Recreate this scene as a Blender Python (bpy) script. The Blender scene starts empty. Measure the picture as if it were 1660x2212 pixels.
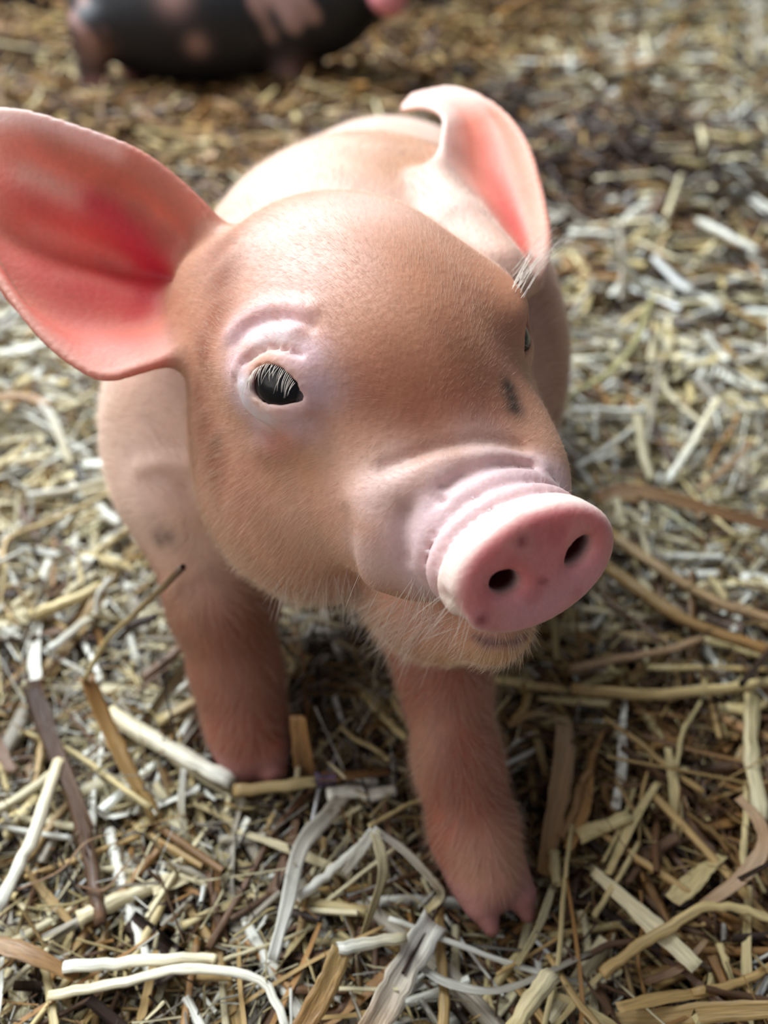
import bpy, math, random
import numpy as np
from mathutils import Vector, Matrix
from mathutils.bvhtree import BVHTree

# ------------------------------------------------------------------ camera, light, exposure
SC = bpy.context.scene
COL = SC.collection
rng = np.random.default_rng(11)
random.seed(11)

F_PX, CX, CY = 1850.0, 830.0, 1106.0        # focal length in pixels of the 1660 x 2212 frame
PITCH, CAM_H = math.radians(38.0), 24.0     # camera looks down 38 degrees from 24 cm (all lengths below in cm)
FWD = np.array([0, math.cos(PITCH), -math.sin(PITCH)])
UPV = np.array([0, math.sin(PITCH), math.cos(PITCH)])
CAM = np.array([0, 0, CAM_H])

cam_data = bpy.data.cameras.new('camera')
cam = bpy.data.objects.new('camera', cam_data)
COL.objects.link(cam)
cam.location = (0, 0, CAM_H / 100)
cam.rotation_euler = (math.radians(90) - PITCH, 0, 0)
cam_data.sensor_fit = 'VERTICAL'
cam_data.sensor_height = 24.0
cam_data.lens = F_PX * 24.0 / 2212.0
cam_data.clip_start = 0.005
cam_data.clip_end = 30
cam_data.dof.use_dof = True
cam_data.dof.focus_distance = 0.182
cam_data.dof.aperture_fstop = 5.8
SC.camera = cam

world = bpy.data.worlds.new('barn_air')
SC.world = world
world.use_nodes = True
bg = world.node_tree.nodes['Background']
bg.inputs[0].default_value = (0.78, 0.86, 1.0, 1)
bg.inputs[1].default_value = 0.22

def area_light(name, loc, target, size, size_y, power, color):
    d = bpy.data.lights.new(name, 'AREA')
    d.shape = 'RECTANGLE'; d.size = size; d.size_y = size_y
    d.energy = power; d.color = color
    o = bpy.data.objects.new(name, d)
    COL.objects.link(o)
    o.location = loc
    v = Vector(target) - Vector(loc)
    o.rotation_euler = v.to_track_quat('-Z', 'Y').to_euler()
    return o
# daylight falling in through the open barn door high behind the piglet, on the picture's left
area_light('door_daylight', (-0.85, 1.30, 1.75), (0, 0.3, 0.05), 1.5, 1.5, 125, (0.86, 0.94, 1.0))
# unseen fill lamp added at front left to brighten flank and cheek
area_light('left_fill', (-1.35, -0.45, 0.95), (0, 0.2, 0.1), 1.3, 1.3, 11.5, (1.0, 0.95, 0.9))

SC.view_settings.view_transform = 'Standard'
SC.view_settings.look = 'None'
SC.view_settings.gamma = 1.0
SC.view_settings.use_curve_mapping = False
SC.view_settings.exposure = 0.0

# ------------------------------------------------------------------ small helpers
def ray(u, v):
    return FWD + np.array([1.0, 0, 0]) * (u - CX) / F_PX - UPV * (v - CY) / F_PX
def at(u, v, D):
    """point seen at pixel u, v at D cm along the optical axis (cm, world axes)"""
    return CAM + ray(u, v) * D
def on_z(u, v, z=0.0):
    """point seen at pixel u, v at height z"""
    d = ray(u, v)
    return CAM + d * ((z - CAM_H) / d[2])

def link_mesh(name, V, F, mat=None, parent=None, smooth=True, unit=0.01):
    me = bpy.data.meshes.new(name)
    V = np.asarray(V, np.float32) * unit
    F = np.asarray(F, np.int32)
    n = F.shape[1]
    me.vertices.add(len(V)); me.vertices.foreach_set('co', V.ravel())
    me.loops.add(F.size); me.loops.foreach_set('vertex_index', F.ravel())
    me.polygons.add(len(F))
    me.polygons.foreach_set('loop_start', np.arange(len(F), dtype=np.int32) * n)
    me.polygons.foreach_set('loop_total', np.full(len(F), n, np.int32))
    me.update(calc_edges=True)
    if smooth:
        me.polygons.foreach_set('use_smooth', np.ones(len(F), bool))
    if mat: me.materials.append(mat)
    o = bpy.data.objects.new(name, me)
    COL.objects.link(o)
    if parent: o.parent = parent
    return o

def set_colors(o, C, name='Col'):
    a = o.data.color_attributes.new(name, 'FLOAT_COLOR', 'POINT')
    C4 = np.ones((len(C), 4), np.float32); C4[:, :3] = C
    a.data.foreach_set('color', C4.ravel())

def new_mat(name):
    m = bpy.data.materials.new(name); m.use_nodes = True
    nt = m.node_tree
    return m, nt, nt.nodes['Principled BSDF']

# ------------------------------------------------------------------ distance-field modelling (vectorised)
def smin(a, b, k):
    h = np.maximum(k - np.abs(a - b), 0) / k
    return np.minimum(a, b) - h * h * k * 0.25
def smax(a, b, k):
    return -smin(-a, -b, k)
def sd_ell(P, c, r):
    q = (P - np.asarray(c, np.float32)) / np.asarray(r, np.float32)
    k0 = np.sqrt((q * q).sum(1)); q2 = q / np.asarray(r, np.float32)
    k1 = np.sqrt((q2 * q2).sum(1)) + 1e-6
    return k0 * (k0 - 1) / k1
def sd_cone(P, a, b, ra, rb):
    a = np.asarray(a, np.float32); ab = np.asarray(b, np.float32) - a
    pa = P - a
    t = np.clip(pa @ ab / (ab @ ab), 0, 1)
    d = pa - t[:, None] * ab
    return np.sqrt((d * d).sum(1)) - (ra + (rb - ra) * t)
def sd_chain(P, pts, rad, k=0.0):
    d = None
    for i in range(len(pts) - 1):
        e = sd_cone(P, pts[i], pts[i + 1], rad[i], rad[i + 1])
        d = e if d is None else (smin(d, e, k) if k else np.minimum(d, e))
    return d
def near(P, lo, hi):
    return np.all((P > np.asarray(lo)) & (P < np.asarray(hi)), axis=1)
def poly2d(Q, poly):
    """signed distance to a closed 2D polygon"""
    poly = np.asarray(poly, np.float32)
    d = np.full(len(Q), 1e9, np.float32); s = np.ones(len(Q), np.float32)
    n = len(poly)
    for i in range(n):
        a = poly[i]; b = poly[i - 1]; e = b - a; w = Q - a
        t = np.clip(w @ e / (e @ e), 0, 1)
        q = w - t[:, None] * e
        d = np.minimum(d, (q * q).sum(1))
        c1 = Q[:, 1] >= a[1]; c2 = Q[:, 1] < b[1]; c3 = e[0] * w[:, 1] > e[1] * w[:, 0]
        flip = (c1 & c2 & c3) | (~c1 & ~c2 & ~c3)
        s = np.where(flip, -s, s)
    return s * np.sqrt(d)

def catmull(P, n):
    """resample a polyline of points smoothly into n points"""
    P = np.asarray(P, float)
    m = len(P) - 1
    E = np.vstack([2 * P[0] - P[1], P, 2 * P[-1] - P[-2]])
    t = np.linspace(0, m, n); i = np.minimum(t.astype(int), m - 1); f = (t - i)[:, None]
    a, b, c, d = E[i], E[i + 1], E[i + 2], E[i + 3]
    return 0.5 * (2 * b + (c - a) * f + (2 * a - 5 * b + 4 * c - d) * f ** 2 + (3 * b - a - 3 * c + d) * f ** 3)

def polygonise(sdf, lo, hi, h, B=8):
    """surface nets over a box; only blocks near the surface are evaluated finely"""
    lo = np.asarray(lo, float); hi = np.asarray(hi, float)
    nb = np.ceil((hi - lo) / (h * B)).astype(int)
    n = nb * B
    ax = [lo[i] + (np.arange(nb[i]) + 0.5) * h * B for i in range(3)]
    G = np.stack(np.meshgrid(*ax, indexing='ij'), -1).reshape(-1, 3).astype(np.float32)
    dc = sdf(G).reshape(nb)
    near_b = np.argwhere(np.abs(dc) < h * B * 1.05)
    vol = np.repeat(np.repeat(np.repeat(np.where(dc > 0, 1, -1).astype(np.float32), B, 0), B, 1), B, 2)
    o = np.stack(np.meshgrid(*[np.arange(B)] * 3, indexing='ij'), -1).reshape(-1, 3)
    CH = 600
    for s in range(0, len(near_b), CH):
        blk = near_b[s:s + CH]
        I = (blk[:, None, :] * B + o[None]).reshape(-1, 3)
        P = (lo + (I + 0.5) * h).astype(np.float32)
        vol[I[:, 0], I[:, 1], I[:, 2]] = sdf(P)
    sgn = vol < 0
    cs = [np.s_[:-1], np.s_[1:]]
    cnt = np.zeros(tuple(n - 1), np.int8)
    for i in (0, 1):
        for j in (0, 1):
            for k in (0, 1):
                cnt += sgn[cs[i], cs[j], cs[k]]
    act = np.argwhere((cnt > 0) & (cnt < 8))
    idx = np.full(tuple(n - 1), -1, np.int32)
    idx[act[:, 0], act[:, 1], act[:, 2]] = np.arange(len(act))
    acc = np.zeros((len(act), 3)); num = np.zeros(len(act))
    corners = [(i, j, k) for i in (0, 1) for j in (0, 1) for k in (0, 1)]
    for a in corners:
        for axn in range(3):
            if a[axn]: continue
            b = list(a); b[axn] = 1
            va = vol[act[:, 0] + a[0], act[:, 1] + a[1], act[:, 2] + a[2]]
            vb = vol[act[:, 0] + b[0], act[:, 1] + b[1], act[:, 2] + b[2]]
            m = (va < 0) != (vb < 0)
            t = np.where(m, va / np.where(m, va - vb, 1), 0)
            p = np.zeros((len(act), 3)); p[:] = a; p[:, axn] = t
            acc[m] += p[m]; num[m] += 1
    V = lo + (act + 0.5 + acc / num[:, None]) * h
    quads = []
    for axn in range(3):
        u, v = (axn + 1) % 3, (axn + 2) % 3
        s0 = [slice(1, -1)] * 3; s1 = [slice(1, -1)] * 3
        s0[axn] = slice(0, -1); s1[axn] = slice(1, None)
        A = sgn[tuple(s0)]; Bm = sgn[tuple(s1)]
        for flip, M in ((False, A & ~Bm), (True, ~A & Bm)):
            e = np.argwhere(M)
            off = np.ones(3, int); off[axn] = 0
            e = e + off
            c = []
            for du, dv in ((-1, -1), (0, -1), (0, 0), (-1, 0)):
                q = e.copy(); q[:, u] += du; q[:, v] += dv
                c.append(idx[q[:, 0], q[:, 1], q[:, 2]])
            c = np.stack(c, 1)
            if flip: c = c[:, ::-1]
            quads.append(c)
    Fq = np.concatenate(quads)
    return V, Fq[(Fq >= 0).all(1)]

def grad(sdf, P, e=0.05):
    g = np.stack([sdf(P + np.eye(3, dtype=np.float32)[i] * e) - sdf(P - np.eye(3, dtype=np.float32)[i] * e) for i in range(3)], 1)
    return g / (np.linalg.norm(g, axis=1, keepdims=True) + 1e-9)
def trace(sdf, px, start=10.0, stop=60.0, n=90):
    """first surface point along the view rays of a list of pixels (used to find the places on the skin)"""
    d = np.array([ray(u, v) for u, v in px]); L = np.linalg.norm(d, axis=1, keepdims=True); d = d / L
    t = np.full(len(px), start)
    for _ in range(n):
        s = sdf((CAM + d * t[:, None]).astype(np.float32))
        t = np.minimum(t + s * 0.7, stop)
    return (CAM + d * t[:, None]), t < stop - 1
# ------------------------------------------------------------------ the piglet: pose
HO = np.array([0.408, 18.829, 14.169])                 # point between the eyes
HR = np.array([[0.32932838, 0.93476966, -0.13322352],   # columns: forward, piglet's left, up
               [-0.93433937, 0.34297734, 0.09683227],
               [0.13620851, 0.09258637, 0.98634426]])
_y = math.radians(6.0)                                  # head turned a little further to its left, about the snout
_RZ = np.array([[math.cos(_y), -math.sin(_y), 0], [math.sin(_y), math.cos(_y), 0], [0, 0, 1]])
_D = HO + HR @ np.array([6.35, 0, -2.2])
HO = _D + _RZ @ (HO - _D); HR = _RZ @ HR
HRf = HR.astype(np.float32)
def head_local(P):
    return (P - HO.astype(np.float32)) @ HRf
def head_world(q):
    return HO + np.asarray(q, float) @ HR.T

DISC_C = np.array([6.35, 0.0, -2.2])
DISC_T = math.radians(6)                                # disc leans back a little at the top
DN = np.array([math.cos(DISC_T), 0, math.sin(DISC_T)]); DU = np.array([-math.sin(DISC_T), 0, math.cos(DISC_T)])
def disc_coords(q):
    w = q - DISC_C.astype(np.float32)
    return w @ DN.astype(np.float32), q[:, 1], w @ DU.astype(np.float32)

def disc_ring(s, ru, rv, a0, a1, n=26):
    t = np.radians(np.linspace(a0, a1, n))
    return DISC_C + np.outer(np.full(n, s), DN) + np.outer(np.cos(t) * ru, [0, 1, 0]) + np.outer(np.sin(t) * rv, DU)

def sd_head(q):
    d = sd_ell(q, (-2.3, 0, -0.4), (4.5, 4.0, 3.9))                          # skull
    d = smin(d, sd_ell(q, (0.2, 0, 0.0), (3.4, 2.9, 2.6)), 1.5)               # forehead
    y = q.copy(); y[:, 1] *= 1.0
    d = smin(d, sd_cone(q, (0.5, 0, -1.6), (4.9, 0, -2.35), 3.0, 1.40), 1.4)  # muzzle
    m = q.copy(); m[:, 1] = np.abs(m[:, 1])
    d = smin(d, sd_ell(m, (-1.6, 2.2, -3.35), (3.8, 2.6, 3.1)), 1.4)
    d = smin(d, sd_ell(m, (2.2, 1.75, -1.9), (2.5, 1.15, 1.35)), 1.2)          # muzzle sides
    d = smin(d, sd_ell(m, (-4.1, 2.5, 1.4), (1.5, 1.0, 1.0)), 0.9)            # ear roots           # cheeks
    d = smin(d, sd_chain(q, [(-1.5, 0, -5.2), (2.2, 0, -5.6), (4.6, 0, -4.95)], [2.4, 1.85, 1.05], 0.5), 0.6)  # lower jaw
    d = smin(d, sd_ell(m, (3.5, 1.2, -2.7), (1.7, 1.2, 1.35)), 0.8)         # whisker pads
    d = smin(d, sd_ell(m, (0.3, 2.55, 0.75), (1.9, 1.05, 0.8)), 1.0)           # brow
    return d

def sd_snout(q):
    n, b, c = disc_coords(q)
    # egg-shaped disc, wider than tall
    e = np.sqrt((b / 1.88) ** 2 + (c / np.where(c > 0, 1.28, 1.32)) ** 2) + 1e-6
    rad = (e - 1) * np.sqrt(b * b + c * c) / e
    face = -0.10 * np.clip(1 - e * e, 0, 1) + 0.05
    ax = np.abs(n - 0.05) - (0.48 - face)
    r = 0.26
    w = np.stack([rad + r, ax + r], 1)
    return np.minimum(np.maximum(w[:, 0], w[:, 1]), 0) + np.sqrt((np.maximum(w, 0) ** 2).sum(1)) - r

# trunk, neck and legs in world centimetres
FOOT_L = on_z(1085, 1930, 0.4)
FOOT_R = on_z(545, 1660, 0.4)
def leg_pts(px):
    return [at(u, v, D) for u, v, D in px]
LEG_R = leg_pts([(440, 1080, 26.8), (478, 1290, 27.2), (512, 1450, 27.8), (532, 1560, 27.8), (542, 1615, 27.8)])
LEG_L = leg_pts([(905, 1250, 25.6), (962, 1470, 25.3), (990, 1650, 24.8), (1025, 1800, 24.5), (1050, 1890, 24.2)])
def sd_body(P):
    s = P.copy()
    c = np.array([-0.3, 33.0, 10.2], np.float32)
    d = sd_ell(P, (-0.8, 28.5, 10.3), (6.0, 8.0, 5.6))          # chest and withers
    d = smin(d, sd_ell(P, (0.2, 37.0, 9.4), (5.9, 8.5, 5.6)), 3.0)   # belly and rump
    d = smin(d, sd_cone(P, head_world((-4.2, 0, -2.2)), (-0.4, 28.0, 10.6), 3.8, 5.4), 3.0)   # neck
    d = smin(d, sd_ell(P, at(425, 960, 28.6), (3.0, 3.4, 4.6)), 2.2)    # right shoulder
    d = smin(d, sd_ell(P, (3.1, 25.6, 9.4), (2.8, 3.6, 4.4)), 2.2)     # left shoulder
    d = smin(d, sd_chain(P, LEG_R, [2.1, 1.62, 1.36, 1.22, 1.16], 0.6), 1.6)
    d = smin(d, sd_chain(P, LEG_L, [1.9, 1.24, 1.18, 1.18, 1.05], 0.6), 1.6)
    # hind legs
    for sx in (-1, 1):
        hx = 0.2 + sx * 3.9
        pts = [(hx, 39.5, 9.5), (hx + sx * 0.4, 36.6, 5.2), (hx + sx * 0.3, 39.6, 3.2), (hx + sx * 0.3, 38.6, 0.4)]
        d = smin(d, sd_chain(P, pts, [3.4, 1.7, 1.15, 1.15], 0.8), 1.6)
    # tail
    d = smin(d, sd_chain(P, [(0.4, 44.6, 11.8), (1.2, 46.4, 11.0), (0.6, 47.2, 9.6)], [0.6, 0.4, 0.25]), 0.6)
    # toes: two hooves and a dewclaw on each front foot
    for pts, r in TOES:
        d = smin(d, sd_chain(P, pts, r), 0.16)
    return d
def toes_for(px_list):
    return [([at(*a) for a in px], r) for px, r in px_list]
TOES = toes_for([
    ([(1020, 1890, 24.1), (1040, 1950, 23.75), (1062, 2005, 23.5)], [0.72, 0.52, 0.24]),
    ([(1090, 1880, 24.3), (1122, 1930, 24.1), (1140, 1975, 23.9)], [0.72, 0.50, 0.24]),
    ([(1000, 1890, 25.0), (985, 1925, 25.3)], [0.5, 0.26]),
    ([(520, 1625, 27.4), (515, 1668, 27.2)], [0.75, 0.45]),
    ([(580, 1625, 27.4), (590, 1664, 27.2)], [0.75, 0.45]),
])

# ears: sheets laid through points, cupped towards the front
def sheet(grid, nu=34, nv=40):
    G = np.array([[at(*p) for p in row] for row in grid])
    rows = np.array([catmull(r, nv) for r in G])
    out = np.stack([catmull(rows[:, j], nu) for j in range(nv)], 1)
    return out
EAR_R = sheet([
    [(470, 500, 22.6), (445, 560, 23.3), (425, 630, 23.6), (410, 690, 22.9), (405, 750, 22.0)],
    [(430, 440, 22.3), (395, 520, 23.4), (372, 610, 23.9), (365, 690, 23.0), (385, 765, 21.7)],
    [(310, 340, 22.0), (285, 455, 23.1), (260, 590, 23.6), (265, 705, 22.6), (305, 795, 21.2)],
    [(165, 280, 21.8), (140, 415, 22.6), (118, 560, 22.9), (140, 700, 22.1), (215, 812, 21.0)],
    [(30, 242, 21.8), (5, 380, 22.2), (-2, 520, 22.3), (35, 640, 21.8), (105, 740, 21.1)],
    [(-85, 250, 22.2), (-75, 340, 22.3), (-60, 440, 22.2), (-30, 540, 21.9), (18, 635, 21.4)],
    [(-130, 330, 22.5), (-120, 370, 22.5), (-105, 420, 22.4), (-85, 470, 22.2), (-55, 530, 22.0)],
])
def ridged(S, amp, waves, uc, us):
    nu, nv = S.shape[:2]
    N = np.cross(np.gradient(S, axis=0), np.gradient(S, axis=1)); N /= np.linalg.norm(N, axis=2, keepdims=True)
    u = np.linspace(0, 1, nu)[:, None]; v = np.linspace(0, 1, nv)[None]
    w = np.exp(-((u - uc) / us) ** 2) * np.sin(math.pi * v) ** 0.7
    return S + N * (amp * w * np.sin((v + 0.10 * u) * 2 * math.pi * waves))[..., None]
EAR_R = ridged(EAR_R, 0.20, 3.4, 0.35, 0.34)
EAR_L = sheet([
    [(1105, 615, 22.3), (1125, 620, 23.0), (1150, 610, 23.5), (1172, 585, 23.6)],
    [(1075, 545, 22.9), (1105, 550, 24.0), (1145, 540, 24.4), (1182, 515, 24.1)],
    [(1010, 465, 23.9), (1060, 465, 25.2), (1120, 450, 25.6), (1168, 425, 25.0)],
    [(955, 385, 25.0), (1020, 385, 26.4), (1090, 355, 26.8), (1138, 320, 26.2)],
    [(958, 305, 26.0), (1010, 305, 27.3), (1065, 280, 27.7), (1098, 258, 27.2)],
    [(960, 255, 27.0), (990, 248, 28.0), (1022, 230, 28.3), (1045, 215, 28.1)],
    [(920, 232, 28.2), (938, 222, 28.8), (958, 205, 29.1), (978, 190, 29.1)],
    [(868, 238, 29.2), (878, 226, 29.5), (890, 212, 29.6), (905, 200, 29.7)],
])
EAR_ROOT = [at(1072, 588, 22.7), at(988, 492, 24.1), at(932, 398, 25.4)]      # fleshy foot of the far ear's front edge
def ear_bvh(S):
    nu, nv = S.shape[:2]
    V = S.reshape(-1, 3)
    Fq = [(i * nv + j, i * nv + j + 1, (i + 1) * nv + j + 1, (i + 1) * nv + j) for i in range(nu - 1) for j in range(nv - 1)]
    th = []
    for i in range(nu - 1):
        for j in range(nv - 1):
            u = (i + .5) / (nu - 1); v = (j + .5) / (nv - 1)
            e = min(1, 4 * min(v, 1 - v) + 0.0)
            th.append((0.30 * (1 - u) + 0.13 * u) * (0.55 + 0.45 * e))
    return BVHTree.FromPolygons([tuple(v) for v in V], Fq), np.array(th, np.float32), V.min(0) - 1.2, V.max(0) + 1.2
EARS = [ear_bvh(EAR_R), ear_bvh(EAR_L)]
def sd_ear(P, E):
    tree, th, lo, hi = E
    d = np.full(len(P), 3.0, np.float32)
    I = np.flatnonzero(near(P, lo, hi))
    f = tree.find_nearest
    for i in I:
        r = f(P[i].tolist())
        d[i] = r[3] - th[r[2]]
    return d

def sd_base(P):
    q = head_local(P)
    d = sd_head(q)
    d = smin(d, sd_snout(q), 0.35)
    return smin(d, sd_body(P), 0.4)

def skin(px):
    p, ok = trace(sd_base, px)
    return p

# ---- the eyes
EYE_PX = [(660, 866), (640, 822), (618, 797), (592, 787), (568, 793), (550, 813), (545, 836), (556, 857), (580, 870), (610, 874), (640, 869)]
eye_pts_w = skin(EYE_PX)
eye_pts = head_local(eye_pts_w.astype(np.float32)).astype(float)
eye_c = eye_pts.mean(0)
eye_n = (grad(sd_base, eye_pts_w.mean(0)[None].astype(np.float32), 0.4)[0]) @ HR
eye_n /= np.linalg.norm(eye_n)
eye_x = np.cross((0, 0, 1), eye_n); eye_x /= np.linalg.norm(eye_x); eye_y = np.cross(eye_n, eye_x)
EYE_POLY = np.stack([(eye_pts - eye_c) @ eye_x, (eye_pts - eye_c) @ eye_y], 1)
EYE_R = 0.92
EYE_C = eye_c - eye_n * 0.80
print('eye', eye_c, eye_n, np.ptp(EYE_POLY, axis=0))
FAR_EYE = np.array([-0.15, 0.0, -0.70], np.float32)        # the far eye sits a little further back
EYE_RIM = eye_pts[list(range(len(eye_pts))) + [0]]
EYE_RIM = catmull(EYE_RIM, 34)

# ---- creases and folds traced over the skin (centimetres): (pixels, radius, +fold / -groove, softness)
STROKES = [
    # upper lid roll and the creases round it
    ([(515, 800), (530, 762), (560, 735), (600, 718), (640, 716)], 0.19, +0.20, 0.22),
    ([(505, 745), (530, 712), (575, 690), (630, 688), (672, 705)], 0.10, -0.17, 0.14),
    ([(512, 818), (533, 783), (572, 760), (615, 757), (648, 770)], 0.09, -0.15, 0.12),
    ([(497, 720), (540, 678), (600, 660), (670, 668)], 0.20, +0.12, 0.3),
    # lower lid
    ([(530, 835), (545, 872), (580, 893), (625, 893), (662, 884)], 0.15, +0.12, 0.2),
    ([(545, 900), (585, 912), (630, 904), (668, 892)], 0.08, -0.11, 0.12),
    ([(560, 965), (600, 972), (640, 950)], 0.26, +0.12, 0.4),
    # nose-bridge wrinkles
    ([(830, 1010), (900, 985), (980, 965), (1060, 955), (1130, 965)], 0.14, -0.12, 0.25),
    ([(870, 1040), (950, 1000), (1040, 980), (1120, 990), (1170, 1010)], 0.18, +0.14, 0.3),
    ([(960, 1050), (1020, 1020), (1090, 1002), (1150, 1008)], 0.10, -0.15, 0.16),
    # cheek pad beside the mouth
    ([(790, 1080), (800, 1150), (800, 1210), (810, 1250)], 0.44, +0.20, 0.6),
    ([(755, 1110), (765, 1180), (772, 1240)], 0.18, -0.07, 0.3),
    ([(850, 1060), (905, 1040), (950, 1020)], 0.34, +0.17, 0.5),
    ([(880, 1100), (870, 1160), (880, 1210)], 0.13, -0.13, 0.22),
    ([(925, 1090), (905, 1150), (905, 1220)], 0.16, +0.12, 0.26),
    ([(965, 1090), (940, 1150), (935, 1210)], 0.12, -0.14, 0.2),
    # mouth
    ([(960, 1290), (1000, 1345), (1050, 1385), (1110, 1388), (1165, 1362), (1205, 1330)], 0.11, -0.26, 0.16),
    # folds where neck meets shoulder
    ([(300, 1010), (360, 1000), (410, 1005)], 0.25, +0.10, 0.5),
]
STROKE_PTS = []
for px, r, a, k in STROKES:
    n = max(6, len(px) * 3)
    pp = skin([tuple(p) for p in catmull(px, n)])
    keep = [pp[0]]
    for p in pp[1:]:
        if np.linalg.norm(p - keep[-1]) < 1.6: keep.append(p)
    pp = np.array(keep); STROKE_PTS.append((pp, r, a, k, pp.min(0) - 1.5, pp.max(0) + 1.5))

RINGS = [  # rolls of skin behind the snout disc
    (disc_ring(-0.64, 1.66, 1.10, 5, 225), 0.24), (disc_ring(-1.16, 1.62, 1.20, 15, 215), 0.31)]

def sd_pig(P):
    q = head_local(P)
    d = sd_head(q)
    # skin rolls and the disc
    I = np.flatnonzero(near(q, (3.5, -3, -5), (8, 3, 0.5)))
    if len(I):
        qi = q[I]; di = d[I]
        for pts, r in RINGS:
            di = smin(di, sd_chain(qi, pts, r * np.sin(np.linspace(0.25, math.pi - 0.25, len(pts))) ** 0.4), 0.07)
        di = smin(di, sd_snout(qi), 0.06)
        for s in (-1, 1):
            a = DISC_C + DN * 0.75 + np.array([0, s * 0.83 + 0.10, 0]) + DU * 0.04
            b = DISC_C - DN * 0.65 + np.array([0, s * 0.66 + 0.10, 0]) + DU * 0.12
            rel = qi - a.astype(np.float32)
            # oval nostril, slanting down towards the middle
            w = np.stack([rel @ DN, rel[:, 1], rel @ DU], 1).astype(np.float32)
            ca, sa = math.cos(s * 0.55), math.sin(s * 0.55)
            wb, wc = w[:, 1] * ca + w[:, 2] * sa, -w[:, 1] * sa + w[:, 2] * ca
            hole = np.sqrt((wb / 0.39) ** 2 + (wc / 0.28) ** 2 + (np.minimum(w[:, 0], 0) / 1.3) ** 2)
            hole = (hole - 1) * 0.24
            di = smax(di, -hole, 0.16)
        d[I] = di
    b = sd_body(P)
    d = smin(d, b, 0.4)
    d = smin(d, sd_chain(P, EAR_ROOT, [0.75, 0.65, 0.45], 0.3), 0.8)
    # ears
    for E, k in zip(EARS, (0.9, 0.7)):
        d = smin(d, sd_ear(P, E), k)
    # eye openings with lids
    cuts = []
    for s in (1, -1):
        m = q.copy(); m[:, 1] *= s
        if s < 0: m = m - FAR_EYE
        I = np.flatnonzero(near(m, eye_c - 2.0, eye_c + 2.0))
        if not len(I): continue
        mi = m[I] - eye_c.astype(np.float32)
        uv = np.stack([mi @ eye_x, mi @ eye_y], 1).astype(np.float32)
        w = (mi @ eye_n).astype(np.float32)
        di = d[I]
        ball = np.sqrt(((m[I] - EYE_C.astype(np.float32)) ** 2).sum(1))
        d[I] = smin(di, ball - (EYE_R + 0.10), 0.35)                    # lids bulge over the ball
        cuts.append((I, np.maximum(poly2d(uv, EYE_POLY), -(w + 1.0))))
    # creases and folds
    for pp, r, a, k, lo, hi in STROKE_PTS:
        I = np.flatnonzero(near(P, lo, hi) & (np.abs(d) < 1.2))
        if not len(I): continue
        e = sd_chain(P[I], pp, [0.0] * len(pp))
        w = np.exp(-(e / (r + 1e-6)) ** 2 * 0.9)
        d[I] -= a * w
    for I, cut in cuts:
        d[I] = smax(d[I], -cut, 0.10)
    return d
# ------------------------------------------------------------------ the piglet: skin mesh and its colours
def srgb(*c):
    c = np.array(c, float) / 255
    return np.where(c <= 0.04045, c / 12.92, ((c + 0.055) / 1.055) ** 2.4)
def sstep(a, b, x):
    t = np.clip((x - a) / (b - a), 0, 1)
    return t * t * (3 - 2 * t)
def vnoise(P, f, seed):
    """cheap smooth noise in -1..1 from a few random waves"""
    r = np.random.default_rng(seed)
    out = np.zeros(len(P))
    for i in range(7):
        k = r.normal(size=3) * f; out += np.sin(P @ k + r.uniform(0, 6.28))
    return out / 3.2

V, Fq = polygonise(sd_pig, (-14.5, 9.5, -1.2), (10.5, 49.5, 21.5), 0.098)
PV = V.astype(np.float32)
TRI = np.concatenate([Fq[:, [0, 1, 2]], Fq[:, [0, 2, 3]]])
fn = np.cross(V[TRI[:, 1]] - V[TRI[:, 0]], V[TRI[:, 2]] - V[TRI[:, 0]])
VN = np.zeros_like(V)
for i in range(3):
    np.add.at(VN, TRI[:, i], fn)
VN /= np.linalg.norm(VN, axis=1, keepdims=True) + 1e-9

Q = head_local(PV)
dh = sd_head(Q); db = sd_body(PV)
on_head = sstep(-0.6, 0.6, db - dh)                    # 1 on the head, 0 on the trunk
dn, dbb, dcc = disc_coords(Q)
de = np.sqrt((dbb / 1.88) ** 2 + (dcc / 1.3) ** 2)

COLR = np.tile(srgb(200, 144, 116), (len(V), 1))
def mix(w, c):
    global COLR
    w = np.clip(w, 0, 1)[:, None]
    COLR = COLR * (1 - w) + np.asarray(c) * w
def blob(px, r, c, s=1.0, stretch=None):
    P = skin(px)
    w = np.zeros(len(V))
    for p in P:
        w = np.maximum(w, np.exp(-((V - p) ** 2).sum(1) / (r * r)))
    mix(w * s, c)
mix((1 - on_head) * 0.85, srgb(228, 196, 180))
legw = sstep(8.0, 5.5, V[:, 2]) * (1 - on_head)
mix(legw, srgb(156, 88, 66))  # legs reddish, darkened in the colour to stand in for shade under the body
mix(0.35 * sstep(-0.2, 0.9, vnoise(V, 0.6, 3)), srgb(222, 178, 150))
# ginger forehead and nose bridge, pale skin round the eyes and on the muzzle
blob([(900, 600), (960, 680), (880, 760), (1000, 780), (1060, 650)], 1.7, srgb(182, 122, 90), 0.9)
blob([(800, 840), (900, 880), (980, 860), (1040, 900)], 0.9, srgb(166, 98, 72), 0.7)

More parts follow.
